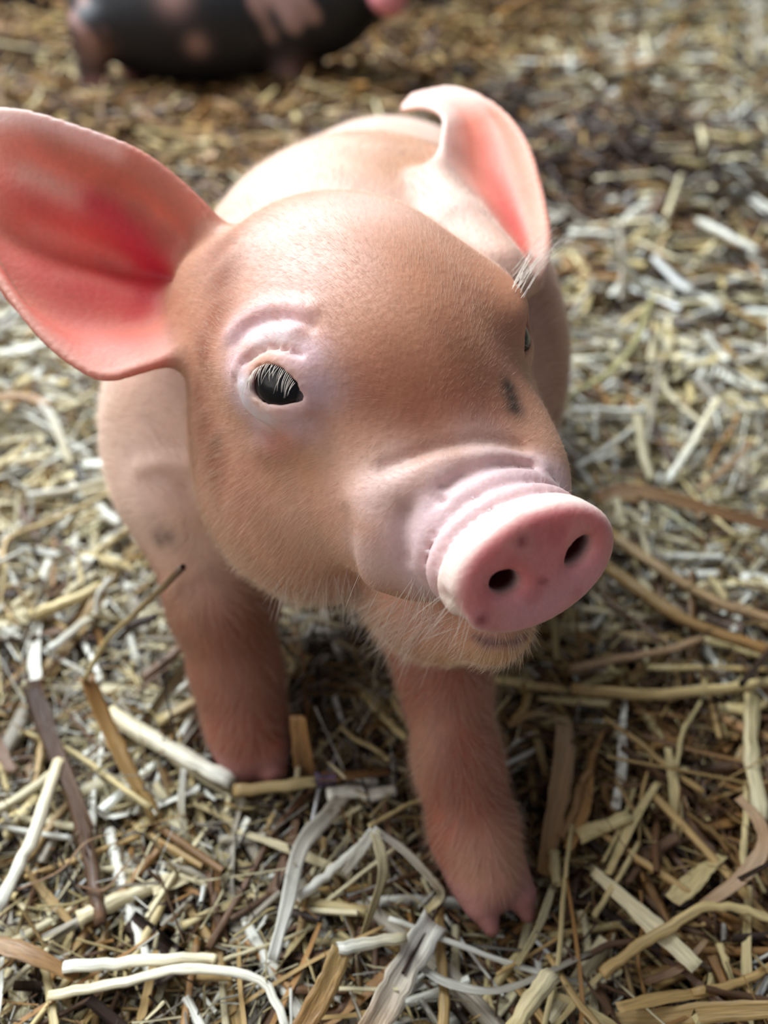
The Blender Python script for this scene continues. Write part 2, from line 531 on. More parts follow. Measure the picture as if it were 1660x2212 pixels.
blob([(560, 520), (660, 470), (760, 440), (620, 590)], 1.3, srgb(222, 186, 172), 0.8)
blob([(470, 540), (480, 600), (465, 680), (440, 760), (425, 850), (440, 930), (460, 990)], 0.85, srgb(142, 86, 62), 0.9)  # temple strip darkened by colour to imitate shade on the turned-away cheek
blob([(1185, 640), (1205, 740), (1212, 830), (1200, 900)], 1.7, srgb(172, 106, 78), 0.85)
blob([(520, 720), (560, 700), (620, 700), (510, 790), (520, 870), (560, 910), (640, 905), (680, 840), (660, 770)], 0.55, srgb(224, 188, 190), 0.95)
blob([(570, 735), (610, 722)], 0.32, srgb(238, 222, 222), 0.9)
blob([(560, 885), (538, 862), (585, 895), (532, 835)], 0.26, srgb(226, 226, 234), 0.9)
blob([(600, 960), (620, 945)], 0.4, srgb(196, 122, 108), 0.8)
blob([(600, 1040), (660, 1020)], 0.5, srgb(196, 138, 92), 0.6)
blob([(820, 1070), (860, 1040), (800, 1200), (880, 1150), (930, 1100), (960, 1040), (1050, 990)], 0.75, srgb(230, 196, 186), 0.9)
blob([(700, 1180), (640, 1120), (760, 1280)], 1.1, srgb(214, 168, 146), 0.6)
blob([(880, 1330), (940, 1360), (1000, 1330)], 0.7, srgb(204, 150, 132), 0.7)
blob([(980, 1430), (1060, 1430), (1130, 1400)], 0.6, srgb(214, 172, 122), 0.8)
blob([(1120, 1388), (1160, 1366), (1060, 1388)], 0.22, srgb(170, 128, 130), 0.8)
# skin rolls behind the disc, the disc itself
roll = sstep(-1.9, -1.2, dn) * sstep(1.6, 1.2, de) * (dh > -3)
mix(roll * 0.9 * on_head, srgb(222, 190, 190))
disc = sstep(-0.42, -0.30, dn) * (de < 1.25) * (np.abs(dn) < 1.5)
mix(disc, srgb(234, 208, 196))
face = sstep(0.20, 0.54, dn) * disc * sstep(1.06, 0.84, de)
mix(face, srgb(236, 146, 144))
mix(face * 0.5 * sstep(0.2, 0.9, dcc), srgb(222, 116, 116))
low = face * sstep(0.1, -0.7, dcc)
mix(low * 0.5, srgb(236, 178, 186))
mix(face * 0.35 * sstep(0.1, 0.9, vnoise(V, 5.0, 5)), srgb(198, 92, 92))
mix(face * 0.55 * sstep(0.3, 1.0, vnoise(V, 3.2, 15)), srgb(232, 160, 150))
inside = disc * sstep(0.36, 0.10, dn) * (de < 0.8)
mix(inside, srgb(92, 26, 34))
for (u, v), r in [((1170, 1255), 0.07), ((1182, 1258), 0.05), ((1128, 1170), 0.12), ((1040, 1340), 0.14)]:
    blob([(u, v)], r, srgb(150, 62, 66), 0.85)
for (u, v), r in [((1032, 1043), 0.045), ((1016, 1085), 0.05), ((1040, 1108), 0.03), ((1195, 1038), 0.07), ((1210, 1050), 0.05)]:
    blob([(u, v)], r, srgb(84, 58, 64), 0.9)
blob([(830, 285), (880, 300), (905, 345), (860, 360)], 1.9, srgb(186, 132, 98), 0.9)
# dark spots in the coat
blob([(1100, 838), (1107, 860), (1112, 880)], 0.28, srgb(58, 48, 40), 0.95)
blob([(1203, 890), (1208, 905)], 0.22, srgb(84, 56, 50), 0.8)
blob([(345, 1165), (360, 1160)], 0.30, srgb(96, 70, 58), 0.7)
blob([(470, 955)], 0.25, srgb(120, 88, 72), 0.6)
# ears
EARW = np.zeros(len(V)); EARIN = np.zeros(len(V))
for E, S, sgn in ((EARS[0], EAR_R, 1), (EARS[1], EAR_L, 1)):
    nu, nv = S.shape[:2]
    I = np.flatnonzero(near(PV, E[2], E[3]))
    mid = S[nu // 2, nv // 2]
    for i in I:
        loc, nor, fi, dist = E[0].find_nearest(PV[i].tolist())
        if dist > E[1][fi] + 0.25: continue
        u = (fi // (nv - 1) + .5) / (nu - 1); v = (fi % (nv - 1) + .5) / (nv - 1)
        n = np.array(nor)
        if n @ (CAM - mid) < 0: n = -n
        s = (V[i] - np.array(loc)) @ n
        w = min(1, max(0, (E[1][fi] + 0.25 - dist) / 0.25)) * min(1, u * 8)
        EARW[i] = w
        edge = min(v, 1 - v)
        c = srgb(222, 158, 140)
        if s > 0:
            EARIN[i] = w
            k = min(1, max(0, (edge - 0.03) / 0.10))
            ridge = 0.5 + 0.5 * math.sin((v + 0.10 * u) * 2 * math.pi * 3.4) if S is EAR_R else 0.5
            core = max(0, 1 - abs(u - 0.24) / 0.42) * max(0, 1 - abs(v - 0.48) / 0.36) * (0.55 + 0.45 * ridge)
            cin = srgb(232, 142, 122) * (1 - 0.35 * ridge) + srgb(212, 88, 88) * 0.35 * ridge
            kc = min(1, core * 1.5)
            cin = cin * (1 - kc) + srgb(206, 46, 64) * kc
            top = max(0, 1 - v / 0.26)                       # furry inner face of the upper border
            cin = cin * (1 - 0.6 * top) + srgb(206, 138, 116) * 0.6 * top
            c = c * (1 - k) + cin * k
        if S is EAR_L:
            pale = max(0, 1 - v / 0.30) + max(0, (u - 0.62) / 0.2) + (1.0 if s <= 0 else 0)  # pale furry rim and back; top lobe whitened to imitate back light
            pale = min(1, pale) * 0.85
            c = c * (1 - pale) + srgb(240, 218, 210) * pale
            if s > 0: c = c * 0.65 + srgb(216, 152, 122) * 0.35
        COLR[i] = COLR[i] * (1 - w) + c * w
def ear_blob(px, r, c, st):
    w = np.zeros(len(V))
    if len(px) > 2: px = catmull(px, 5 * len(px))
    for u, v in px:
        d_ = ray(u, v); h_ = EARS[0][0].ray_cast(Vector(CAM), Vector(d_).normalized())
        if h_[0] is None: continue
        w = np.maximum(w, np.exp(-((V - np.array(h_[0])) ** 2).sum(1) / (r * r)))
    mix(w * st * (V[:, 0] < -1), c)
ear_blob([(440, 510), (400, 450), (330, 390), (240, 345), (150, 305), (435, 570), (425, 640), (415, 700), (402, 740)], 0.75, srgb(186, 122, 102), 0.85)
ear_blob([(60, 380), (110, 402), (165, 428)], 0.38, srgb(240, 184, 168), 0.85)
ear_blob([(80, 495), (150, 512), (220, 535), (275, 560)], 0.30, srgb(238, 168, 156), 0.8)
ear_blob([(130, 605), (200, 618), (280, 645)], 0.30, srgb(240, 146, 130), 0.8)
ear_blob([(200, 740), (260, 755), (150, 715)], 0.7, srgb(228, 132, 122), 0.7)
ear_blob([(205, 442), (240, 462), (280, 500), (320, 545), (345, 585)], 0.40, srgb(206, 62, 88), 0.95)
ear_blob([(352, 612), (346, 640)], 0.36, srgb(168, 34, 48), 0.95)
ear_blob([(300, 590), (310, 660), (290, 690)], 0.34, srgb(204, 70, 78), 0.8)
ear_blob([(-10, 248), (50, 250), (110, 264), (180, 290), (250, 320)], 0.30, srgb(234, 208, 200), 0.85)
er = sd_chain(PV, EAR_ROOT, [0.85, 0.8, 0.6])
mix(sstep(0.5, 0.1, er) * 0.45 * (1 - EARIN), srgb(230, 200, 188))
blob([tuple(p) for p in catmull([(1030, 1378), (1060, 1388), (1110, 1388), (1165, 1362), (1200, 1335)], 14)], 0.13, srgb(118, 80, 82), 0.9)
COLR *= (1 + 0.28 * EARW * EARIN)[:, None]  # inner ear colour lifted to stand in for light glowing through
# hooves
hoof = sstep(1.9, 1.1, V[:, 2]) * (V[:, 1] < 30)
mix(hoof * 0.85, srgb(158, 108, 104))
mix(sstep(1.0, 0.2, V[:, 2]) * (V[:, 1] < 30) * 0.6, srgb(96, 66, 64))
COLR *= (1 + 0.06 * vnoise(V, 2.2, 8))[:, None]
COLR = np.clip(COLR, 0, 1)

def skin_material(name, sss=0.35):
    m, nt, b = new_mat(name)
    at_ = nt.nodes.new('ShaderNodeAttribute'); at_.attribute_name = 'Col'
    no = nt.nodes.new('ShaderNodeTexNoise'); no.inputs['Scale'].default_value = 900; no.inputs['Detail'].default_value = 3
    tc = nt.nodes.new('ShaderNodeTexCoord')
    mr = nt.nodes.new('ShaderNodeMapRange'); mr.inputs['To Min'].default_value = 0.88; mr.inputs['To Max'].default_value = 1.1
    mu = nt.nodes.new('ShaderNodeMix'); mu.data_type = 'RGBA'; mu.blend_type = 'MULTIPLY'; mu.inputs['Factor'].default_value = 1
    L = nt.links.new
    L(tc.outputs['Object'], no.inputs['Vector']); L(no.outputs['Fac'], mr.inputs['Value'])
    L(at_.outputs['Color'], mu.inputs['A']); L(mr.outputs['Result'], mu.inputs['B'])
    L(mu.outputs['Result'], b.inputs['Base Color'])
    th = nt.nodes.new('ShaderNodeAttribute'); th.attribute_name = 'thin'
    tr = nt.nodes.new('ShaderNodeBsdfTranslucent'); ms = nt.nodes.new('ShaderNodeMixShader')
    out = nt.nodes['Material Output']
    L(mu.outputs['Result'], tr.inputs['Color']); L(th.outputs['Fac'], ms.inputs['Fac'])
    L(b.outputs['BSDF'], ms.inputs[1]); L(tr.outputs['BSDF'], ms.inputs[2]); L(ms.outputs['Shader'], out.inputs['Surface'])
    b.inputs['Roughness'].default_value = 0.52
    b.inputs['Specular IOR Level'].default_value = 0.35
    b.inputs['Subsurface Weight'].default_value = sss
    b.inputs['Subsurface Radius'].default_value = (1.0, 0.35, 0.22)
    b.inputs['Subsurface Scale'].default_value = 0.004
    bp = nt.nodes.new('ShaderNodeBump'); bp.inputs['Strength'].default_value = 0.25; bp.inputs['Distance'].default_value = 0.0006
    n2 = nt.nodes.new('ShaderNodeTexNoise'); n2.inputs['Scale'].default_value = 700; n2.inputs['Detail'].default_value = 2
    L(tc.outputs['Object'], n2.inputs['Vector'])
    L(n2.outputs['Fac'], bp.inputs['Height']); L(bp.outputs['Normal'], b.inputs['Normal'])
    return m

pig = link_mesh('piglet', V, Fq, skin_material('piglet_skin'))
set_colors(pig, COLR)
_a = pig.data.attributes.new('thin', 'FLOAT', 'POINT')          # the ears are thin enough to let light through
_a.data.foreach_set('value', (0.22 * EARW).astype(np.float32))
pig['label'] = 'small ginger-pink piglet standing in straw and looking up with its pink snout'
pig['category'] = 'piglet'

# ---- eyes: dark glossy balls
def eye_mesh():
    nu, nv = 40, 26
    th = np.linspace(0, math.pi, nv); ph = np.linspace(0, 2 * math.pi, nu, endpoint=False)
    W = np.array([[math.sin(t) * math.cos(p), math.sin(t) * math.sin(p), math.cos(t)] for t in th for p in ph])
    W *= EYE_R * (1 + 0.06 * sstep(0.75, 0.98, W[:, 2]))[:, None]           # cornea
    Fm = [(i * nu + j, (i + 1) * nu + j, (i + 1) * nu + (j + 1) % nu, i * nu + (j + 1) % nu) for i in range(nv - 1) for j in range(nu)]
    return W, Fm
m_eye, nt, b = new_mat('eye_gloss')
tc = nt.nodes.new('ShaderNodeTexCoord'); gr = nt.nodes.new('ShaderNodeSeparateXYZ'); cr = nt.nodes.new('ShaderNodeValToRGB')
nt.links.new(tc.outputs['Object'], gr.inputs[0]); nt.links.new(gr.outputs['Z'], cr.inputs['Fac'])
for e in list(cr.color_ramp.elements)[1:]: cr.color_ramp.elements.remove(e)
cr.color_ramp.elements[0].position = 0.0; cr.color_ramp.elements[0].color = (0.75, 0.72, 0.72, 1)
for p, c in ((0.0038, (0.75, 0.72, 0.72, 1)), (0.0044, (0.03, 0.022, 0.02, 1)), (0.0075, (0.014, 0.012, 0.012, 1)), (0.0082, (0.003, 0.003, 0.004, 1))):
    e = cr.color_ramp.elements.new(p); e.color = c
nt.links.new(cr.outputs['Color'], b.inputs['Base Color'])
b.inputs['Roughness'].default_value = 0.22; b.inputs['IOR'].default_value = 1.38
EW, EF = eye_mesh()
for s in (1, -1):
    n = head_world((EYE_C + (FAR_EYE if s < 0 else 0)) * np.array([1, s, 1])); dirv = HR @ (eye_n * np.array([1, s, 1]))
    o = link_mesh('eye', EW, EF, m_eye, pig)
    o.location = n / 100
    o.rotation_euler = Vector(dirv).to_track_quat('Z', 'Y').to_euler()
    o['label'] = 'dark glossy eye'

# ------------------------------------------------------------------ the piglet: coat, lashes
def hair_object(name, roots, dirs, normals, length, radius, mat, parent, bend=0.25, npts=4, colors=None):
    n = len(roots)
    cu = bpy.data.hair_curves.new(name)
    cu.add_curves([npts] * n)
    t = np.linspace(0, 1, npts)[None, :, None]
    d = dirs[:, None, :]; nn = normals[:, None, :]
    P = roots[:, None, :] + length[:, None, None] * (d * t + nn * (bend * (t - t * t)))
    cu.position_data.foreach_set('vector', (P / 100).astype(np.float32).ravel())
    ra = cu.attributes.get('radius') or cu.attributes.new('radius', 'FLOAT', 'POINT')
    R = radius[:, None] * np.array([1.0, 0.9, 0.65, 0.12] if npts == 4 else np.linspace(1, .1, npts))[None, :]
    ra.data.foreach_set('value', (R / 100).astype(np.float32).ravel())
    if colors is not None:
        ca = cu.attributes.new('Col', 'FLOAT_COLOR', 'POINT')
        C4 = np.ones((n, npts, 4), np.float32); C4[:, :, :3] = colors[:, None, :]
        ca.data.foreach_set('color', C4.ravel())
    cu.materials.append(mat)
    o = bpy.data.objects.new(name, cu)
    COL.objects.link(o)
    if parent: o.parent = parent
    return o
def hair_material(name, c, rough=0.45):
    m, nt, b = new_mat(name)
    hi = nt.nodes.new('ShaderNodeHairInfo')
    cr = nt.nodes.new('ShaderNodeMix'); cr.data_type = 'RGBA'
    cr.inputs['A'].default_value = (*np.asarray(c) * 0.75, 1); cr.inputs['B'].default_value = (*np.clip(np.asarray(c) * 1.2, 0, 1), 1)
    nt.links.new(hi.outputs['Random'], cr.inputs['Factor']); nt.links.new(cr.outputs['Result'], b.inputs['Base Color'])
    b.inputs['Roughness'].default_value = rough
    b.inputs['Specular IOR Level'].default_value = 0.4
    return m
m_coat = hair_material('coat_hair', srgb(226, 186, 150))
_at = m_coat.node_tree.nodes.new('ShaderNodeAttribute'); _at.attribute_name = 'Col'
m_coat.node_tree.links.new(_at.outputs['Color'], m_coat.node_tree.nodes['Principled BSDF'].inputs['Base Color'])
m_white = hair_material('pale_bristle', srgb(236, 220, 205))

def make_coat(N):
    T = TRI
    A = np.linalg.norm(fn, axis=1)
    cV = V[T].mean(1)
    q = head_local(cV.astype(np.float32))
    w = np.ones(len(T))
    tri_disc = (disc > 0.2)[T].any(1); tri_roll = (roll > 0.3)[T].any(1)
    w[tri_disc] = 0
    w[tri_roll] *= 0.12
    w[(EARIN > 0.3)[T].any(1)] *= 0.18
    for s in (1, -1):
        e = head_world(eye_c * np.array([1, s, 1]))
        dd = np.linalg.norm(cV - e, axis=1)
        w *= sstep(0.75, 1.5, dd) * 0.9 + 0.1 * (dd > 0.85)
    w *= np.where(cV[:, 1] > 34, 0.3, 1) * sstep(1.0, 2.6, cV[:, 2])
    # favour the near side of the animal, where single hairs can be told apart
    w *= np.where(q[:, 0] > -4, 2.0, 1.0)
    pr = A * w; pr /= pr.sum()
    I = rng.choice(len(T), N, p=pr)
    r1, r2 = rng.random(N), rng.random(N); sq = np.sqrt(r1)
    ba = np.stack([1 - sq, sq * (1 - r2), sq * r2], 1)
    root = (V[T[I]] * ba[:, :, None]).sum(1)
    nor = (VN[T[I]] * ba[:, :, None]).sum(1); nor /= np.linalg.norm(nor, axis=1, keepdims=True)
    qh = head_local(root.astype(np.float32)); oh = (on_head[T[I]] * ba).sum(1)[:, None]
    # lie of the hair: backwards and down on the head, backwards on the trunk, down the legs
    side = np.sign(qh[:, 1])[:, None] * np.clip(np.abs(qh[:, 1:2]) / 3, 0, 1)
    hd = -HR[:, 0][None] * 1.0 + (-HR[:, 2][None]) * np.clip(0.55 - 0.30 * qh[:, 2:3], 0, 1.1) + HR[:, 1][None] * side * 0.35
    lg = sstep(9, 5, root[:, 2])[:, None]
    bd = np.array([0, 1.0, -0.35])[None] * (1 - lg) + np.array([0, 0.15, -1.0])[None] * lg
    d = hd * oh + bd * (1 - oh)
    d = d + 0.22 * np.stack([vnoise(root, 1.2, k) for k in (21, 22, 23)], 1)
    d -= nor * (d * nor).sum(1, keepdims=True)
    d /= np.linalg.norm(d, axis=1, keepdims=True) + 1e-6
    lift = rng.uniform(0.04, 0.28, N)[:, None]
    d = d + nor * lift + rng.normal(size=(N, 3)) * 0.10
    d /= np.linalg.norm(d, axis=1, keepdims=True)
    ln = np.where(oh[:, 0] > 0.5, 0.52, 0.62)
    jaw = sstep(-3.0, -5.5, qh[:, 2]) * oh[:, 0]
    ln = ln * (1 - jaw) + 0.85 * jaw
    muz = sstep(1.5, 4.0, qh[:, 0]) * oh[:, 0] * (1 - jaw * 0.6)
    ln = ln * (1 - muz) + 0.26 * muz
    ln *= rng.uniform(0.55, 1.2, N) * (1 - 0.35 * sstep(-2.0, 0.5, qh[:, 2]) * oh[:, 0])
    ear = (EARW[T[I]] * ba).sum(1); ln *= np.where(ear > 0.3, 0.45, 1)
    base = (COLR[T[I]] * ba[:, :, None]).sum(1)
    pl = (0.36 + 0.30 * sstep(-0.5, -3.0, qh[:, 2]) * oh[:, 0] + 0.2 * (1 - oh[:, 0]) * (1 - lg[:, 0]))[:, None]
    hc = np.clip(base * (1 - pl) + srgb(240, 216, 190) * pl, 0, 1) * rng.uniform(0.8, 1.2, N)[:, None]
    return root - nor * 0.02, d, nor, ln, np.clip(hc, 0, 0.9)
root, d, nor, ln, hcol = make_coat(200000)
coat = hair_object('coat', root, d, nor, ln, 0.0017 + 0.0009 * sstep(0.5, 0.8, ln), m_coat, pig, bend=0.12, colors=hcol)
coat['kind'] = 'stuff'
coat['label'] = 'fine pale ginger hair'

# lashes over the near eye and the bristles standing off the far brow
rl = catmull(skin([(548, 815), (556, 800), (570, 790), (590, 784), (612, 792), (630, 806), (645, 826)]), 36)
rl = rl + (HR @ eye_n) * 0.14
dl = np.tile(HR @ (eye_n * 0.75 - eye_y * 0.85), (36, 1)) + rng.normal(size=(36, 3)) * 0.16
dl /= np.linalg.norm(dl, axis=1, keepdims=True)
lash = hair_object('eyelashes', rl, dl, np.tile(HR @ (eye_n * np.array([1, 1, 1])), (36, 1)), rng.uniform(0.28, 0.55, 36), np.full(36, 0.0055), m_white, pig, bend=0.5)
lash['kind'] = 'stuff'
br = catmull(skin([(1098, 566), (1110, 590), (1116, 612), (1120, 640)]), 80) + rng.normal(size=(80, 3)) * 0.10
tip = np.array([at(1196 + a, 522 + b2, 22.0) for a, b2 in zip(rng.normal(0, 16, 80), rng.normal(0, 26, 80))])
dv = tip - br; lv = np.linalg.norm(dv, axis=1)
bris = hair_object('brow_bristles', br, dv / lv[:, None], np.tile(HR[:, 2], (80, 1)), lv * rng.uniform(0.75, 1.25, 80), np.full(80, 0.0045), m_white, pig, bend=0.12)
bris['kind'] = 'stuff'
# longer whiskers on jaw and cheek
def whiskers(px, n, ln, seed):
    r = np.random.default_rng(seed)
    c = np.array(px, float)
    pts = c[r.integers(0, len(c), n)] + r.normal(0, 26, (n, 2))
    P, ok = trace(sd_base, [tuple(p) for p in pts]); P = P[ok]
    N = grad(sd_base, P.astype(np.float32), 0.2)
    D = -HR[:, 0] * 0.55 - HR[:, 2] * 0.9 + N * 0.55 + r.normal(size=(len(P), 3)) * 0.2
    D /= np.linalg.norm(D, axis=1, keepdims=True)
    return P, D, N, r.uniform(0.6, 1.3, len(P)) * ln
P_, D_, N_, L_ = whiskers([(820, 1300), (760, 1290), (900, 1380), (700, 1290), (850, 1350), (960, 1330), (920, 1290), (620, 1290)], 420, 1.0, 7)
wh = hair_object('whiskers', P_, D_, N_, L_, np.full(len(P_), 0.0036), m_white, pig, bend=0.15)
wh['kind'] = 'stuff'
# ------------------------------------------------------------------ straw
def straw_material(name):
    m, nt, b = new_mat(name)
    L = nt.links.new
    at_ = nt.nodes.new('ShaderNodeAttribute'); at_.attribute_name = 'Col'
    uv = nt.nodes.new('ShaderNodeAttribute'); uv.attribute_name = 'run'
    mp = nt.nodes.new('ShaderNodeMapping'); mp.inputs['Scale'].default_value = (0.5, 9.0, 1.0)
    no = nt.nodes.new('ShaderNodeTexNoise'); no.inputs['Scale'].default_value = 1.6; no.inputs['Detail'].default_value = 4
    mr = nt.nodes.new('ShaderNodeMapRange'); mr.inputs['From Min'].default_value = 0.3; mr.inputs['From Max'].default_value = 0.7
    mr.inputs['To Min'].default_value = 0.55; mr.inputs['To Max'].default_value = 1.22
    mu = nt.nodes.new('ShaderNodeMix'); mu.data_type = 'RGBA'; mu.blend_type = 'MULTIPLY'; mu.inputs['Factor'].default_value = 1
    L(uv.outputs['Vector'], mp.inputs['Vector']); L(mp.outputs['Vector'], no.inputs['Vector']); L(no.outputs['Fac'], mr.inputs['Value'])
    L(at_.outputs['Color'], mu.inputs['A']); L(mr.outputs['Result'], mu.inputs['B']); L(mu.outputs['Result'], b.inputs['Base Color'])
    bp = nt.nodes.new('ShaderNodeBump'); bp.inputs['Strength'].default_value = 0.6; bp.inputs['Distance'].default_value = 0.0006
    L(no.outputs['Fac'], bp.inputs['Height']); L(bp.outputs['Normal'], b.inputs['Normal'])
    b.inputs['Roughness'].default_value = 0.42
    b.inputs['Specular IOR Level'].default_value = 0.45
    return m
M_STRAW = straw_material('straw')
def set_run(o, R):
    a = o.data.attributes.new('run', 'FLOAT_VECTOR', 'POINT')
    a.data.foreach_set('vector', np.asarray(R, np.float32).ravel())

CREAM, WHITE, LIGHT, GOLD = srgb(222, 208, 168), srgb(232, 229, 214), srgb(200, 180, 128), srgb(176, 144, 90)
OCHRE, BROWN, DARK, GREY, OLIVE = srgb(156, 114, 64), srgb(106, 76, 52), srgb(58, 40, 30), srgb(166, 156, 138), srgb(168, 158, 104)
TAN = srgb(172, 138, 102)

def frames(P):
    T = np.gradient(P, axis=0); T /= np.linalg.norm(T, axis=1, keepdims=True)
    up = np.array([0, 0, 1.0])
    S = np.cross(T, up); n = np.linalg.norm(S, axis=1, keepdims=True)
    S = np.where(n > 0.05, S / (n + 1e-9), np.array([1.0, 0, 0]))
    return T, S, np.cross(S, T)

def stem_geo(pts, r, taper=0.85, sides=12, seed=0):
    """hollow straw tube along a path: wall, rim and bore at both ends, slight swelling at the joints"""
    r_ = np.random.default_rng(seed)
    P = catmull(pts, max(6, 5 * (len(pts) - 1) + 1)) if len(pts) > 2 else np.linspace(pts[0], pts[1], 6)
    n = len(P)
    T, S, U = frames(P)
    rad = r * np.linspace(1, taper, n) * (1 + 0.07 * r_.normal(size=n))
    P = P + r_.normal(size=P.shape) * min(0.10 * r, 0.02)
    th = np.linspace(0, 2 * math.pi, sides, endpoint=False)
    sq = 1 - 0.45 * r_.random()
    flute = 1 + 0.07 * np.cos(3 * th + r_.uniform(0, 6)) + 0.06 * r_.normal(size=sides)
    rings, run = [], []
    s = np.concatenate([[0], np.cumsum(np.linalg.norm(np.diff(P, axis=0), axis=1))])
    def ring(c, k, rr, ss):
        rings.append(c + np.outer(np.cos(th) * flute, S[k]) * rr + np.outer(np.sin(th) * flute, U[k]) * rr * sq)
        run.append(np.stack([np.full(sides, ss) + seed * 3.7, th / 6.28 + seed, np.zeros(sides)], 1))
    ring(P[0] + T[0] * r * 2.5, 0, rad[0] * 0.55, 0); ring(P[0], 0, rad[0] * 0.72, 0)
    for k in range(n): ring(P[k], k, rad[k], s[k])
    ring(P[-1], n - 1, rad[-1] * 0.72, s[-1]); ring(P[-1] - T[-1] * r * 2.5, n - 1, rad[-1] * 0.55, s[-1])
    m = len(rings)
    F = [(i * sides + j, i * sides + (j + 1) % sides, (i + 1) * sides + (j + 1) % sides, (i + 1) * sides + j) for i in range(m - 1) for j in range(sides)]
    return np.vstack(rings), F, np.vstack(run)

def blade_geo(pts, w, cup=0.22, twist=0.0, taper=0.55, seed=0, thick=0.018, roll=0.45):
    """dry leaf blade: a cupped strip with thickness, edges a little wavy"""
    r_ = np.random.default_rng(seed)
    P = catmull(pts, max(8, 6 * (len(pts) - 1) + 1)) if len(pts) > 2 else np.linspace(pts[0], pts[1], 8)
    n = len(P); T, S, U = frames(P)
    s = np.linspace(0, 1, n)
    W = w * 0.5 * (1 - (1 - taper) * np.abs(s - 0.35) / 0.65) * (1 + 0.06 * r_.normal(size=n))
    tw = twist * (s - 0.5) + 0.12 * np.cumsum(r_.normal(size=n)) / math.sqrt(n) + roll
    x = np.linspace(-1, 1, 5)
    loop, run = [], []
    for k in range(n):
        a = S[k] * math.cos(tw[k]) + U[k] * math.sin(tw[k]); b2 = -S[k] * math.sin(tw[k]) + U[k] * math.cos(tw[k])
        top = P[k] + np.outer(x * W[k], a) + np.outer((x ** 2) * cup * W[k] + 0.05 * W[k] * np.array([0, 1, 0, 1, 0]), b2)
        bot = top[::-1] - b2 * thick
        loop.append(np.vstack([top, bot]))
        run.append(np.stack([np.full(10, s[k] * 6 + seed * 3.1), np.concatenate([x, x[::-1]]) * 0.4 + seed, np.zeros(10)], 1))
    F = [(i * 10 + j, i * 10 + (j + 1) % 10, (i + 1) * 10 + (j + 1) % 10, (i + 1) * 10 + j) for i in range(n - 1) for j in range(10)]
    e = (n - 1) * 10
    for o0 in (0, e):
        for j in range(4):
            q = (o0 + j, o0 + 9 - j, o0 + 8 - j, o0 + j + 1)
            F.append(q if o0 == 0 else q[::-1])
    return np.vstack(loop), F, np.vstack(run)

SEED = [0]
def straw(name, geo, color, parent=None, color2=None):
    SEED[0] += 1
    Vv, Ff, Rr = geo
    c = Vv.mean(0) if parent is None else np.zeros(3)
    if parent is not None:
        c = np.array(parent.location) * 100
    o = link_mesh(name, Vv - c, Ff, M_STRAW, parent)
    if parent is None: o.location = c / 100
    r_ = np.random.default_rng(SEED[0])
    t = (Rr[:, :1] - Rr[:, 0].min()) / (np.ptp(Rr[:, 0]) + 1e-6)
    base = np.asarray(color)[None] * (1 - t) + np.asarray(color if color2 is None else color2)[None] * t
    set_colors(o, np.clip(base * (1 + 0.12 * r_.normal()), 0, 0.95))
    set_run(o, Rr)
    return o
def thing(o, label, cat, group=None):
    o['label'] = label; o['category'] = cat
    if group: o['group'] = group
    return o
def zp(L):
    return [on_z(*p) for p in L]

def stalk(label, px, r, c, c2=None, taper=0.85):
    SEED[0] += 1
    return thing(straw('straw_stalk', stem_geo(zp(px), r, taper, seed=SEED[0]), c, color2=c2), label, 'straw stalk', 'single straws that stand out')
def leaf(label, px, w, c, c2=None, **k):
    SEED[0] += 1
    return thing(straw('straw_leaf', blade_geo(zp(px), w, seed=SEED[0], **k), c, color2=c2), label, 'straw leaf', 'single straws that stand out')
def sub_leaf(parent, name, px, w, c, c2=None, **k):
    SEED[0] += 1
    return straw(name, blade_geo(zp(px), w, seed=SEED[0], **k), c, parent, c2)
def sub_stem(parent, name, px, r, c, c2=None):
    SEED[0] += 1
    return straw(name, stem_geo(zp(px), r, seed=SEED[0]), c, parent, c2)

# -- the straws that can be told apart in the photograph
o = stalk('thin dark-tipped stalk bent over, leaning up at the piglet\'s shaded foreleg', [(396, 1224, 7.9), (300, 1320, 5.6), (230, 1385, 3.8), (183, 1468, 2.6)], 0.11, BROWN, LIGHT)
sub_leaf(o, 'leaf', [(183, 1462, 2.6), (225, 1560, 1.8), (275, 1665, 1.3), (342, 1778, 0.7)], 0.62, OCHRE, GOLD, cup=0.35, taper=0.8)
stalk('thick cream-white stalk lying against the piglet\'s shaded forefoot', [(235, 1540, 1.0), (330, 1598, 1.0), (420, 1648, 1.0), (500, 1692, 1.0)], 0.30, CREAM, WHITE)
o = stalk('golden stalk with a purple joint and brown sheath, across the shaded forefoot', [(505, 1706, 1.1), (600, 1697, 1.15), (690, 1686, 1.15)], 0.22, GOLD, LIGHT)
sub_leaf(o, 'sheath', [(692, 1686, 1.15), (770, 1682, 1.2), (850, 1672, 1.1)], 0.62, OCHRE, BROWN, cup=0.5, taper=0.9)
sub_stem(o, 'joint', [(682, 1687, 1.15), (698, 1685, 1.15)], 0.25, srgb(110, 92, 120))
leaf('short brown split stub standing up between the two forefeet', [(668, 1700, 0.2), (658, 1620, 1.4), (650, 1545, 2.4)], 0.66, BROWN, OCHRE, cup=0.6, taper=0.95)
leaf('long pale grey leaf bent in the middle, left of the folded leaf', [(768, 1688, 0.7), (705, 1765, 0.9), (650, 1832, 1.3), (620, 1955, 1.4), (588, 2075, 1.2)], 0.52, GREY * 1.15, WHITE)
o = leaf('cream leaf folded to a peak in front of the near forefoot', [(806, 1792, 2.2), (870, 1838, 1.8), (930, 1900, 1.4), (952, 1935, 1.1), (922, 1968, 0.7)], 0.34, WHITE, LIGHT, cup=0.4)
sub_leaf(o, 'fold', [(808, 1793, 2.2), (778, 1838, 1.7), (742, 1892, 1.1)], 0.36, WHITE, GREY)
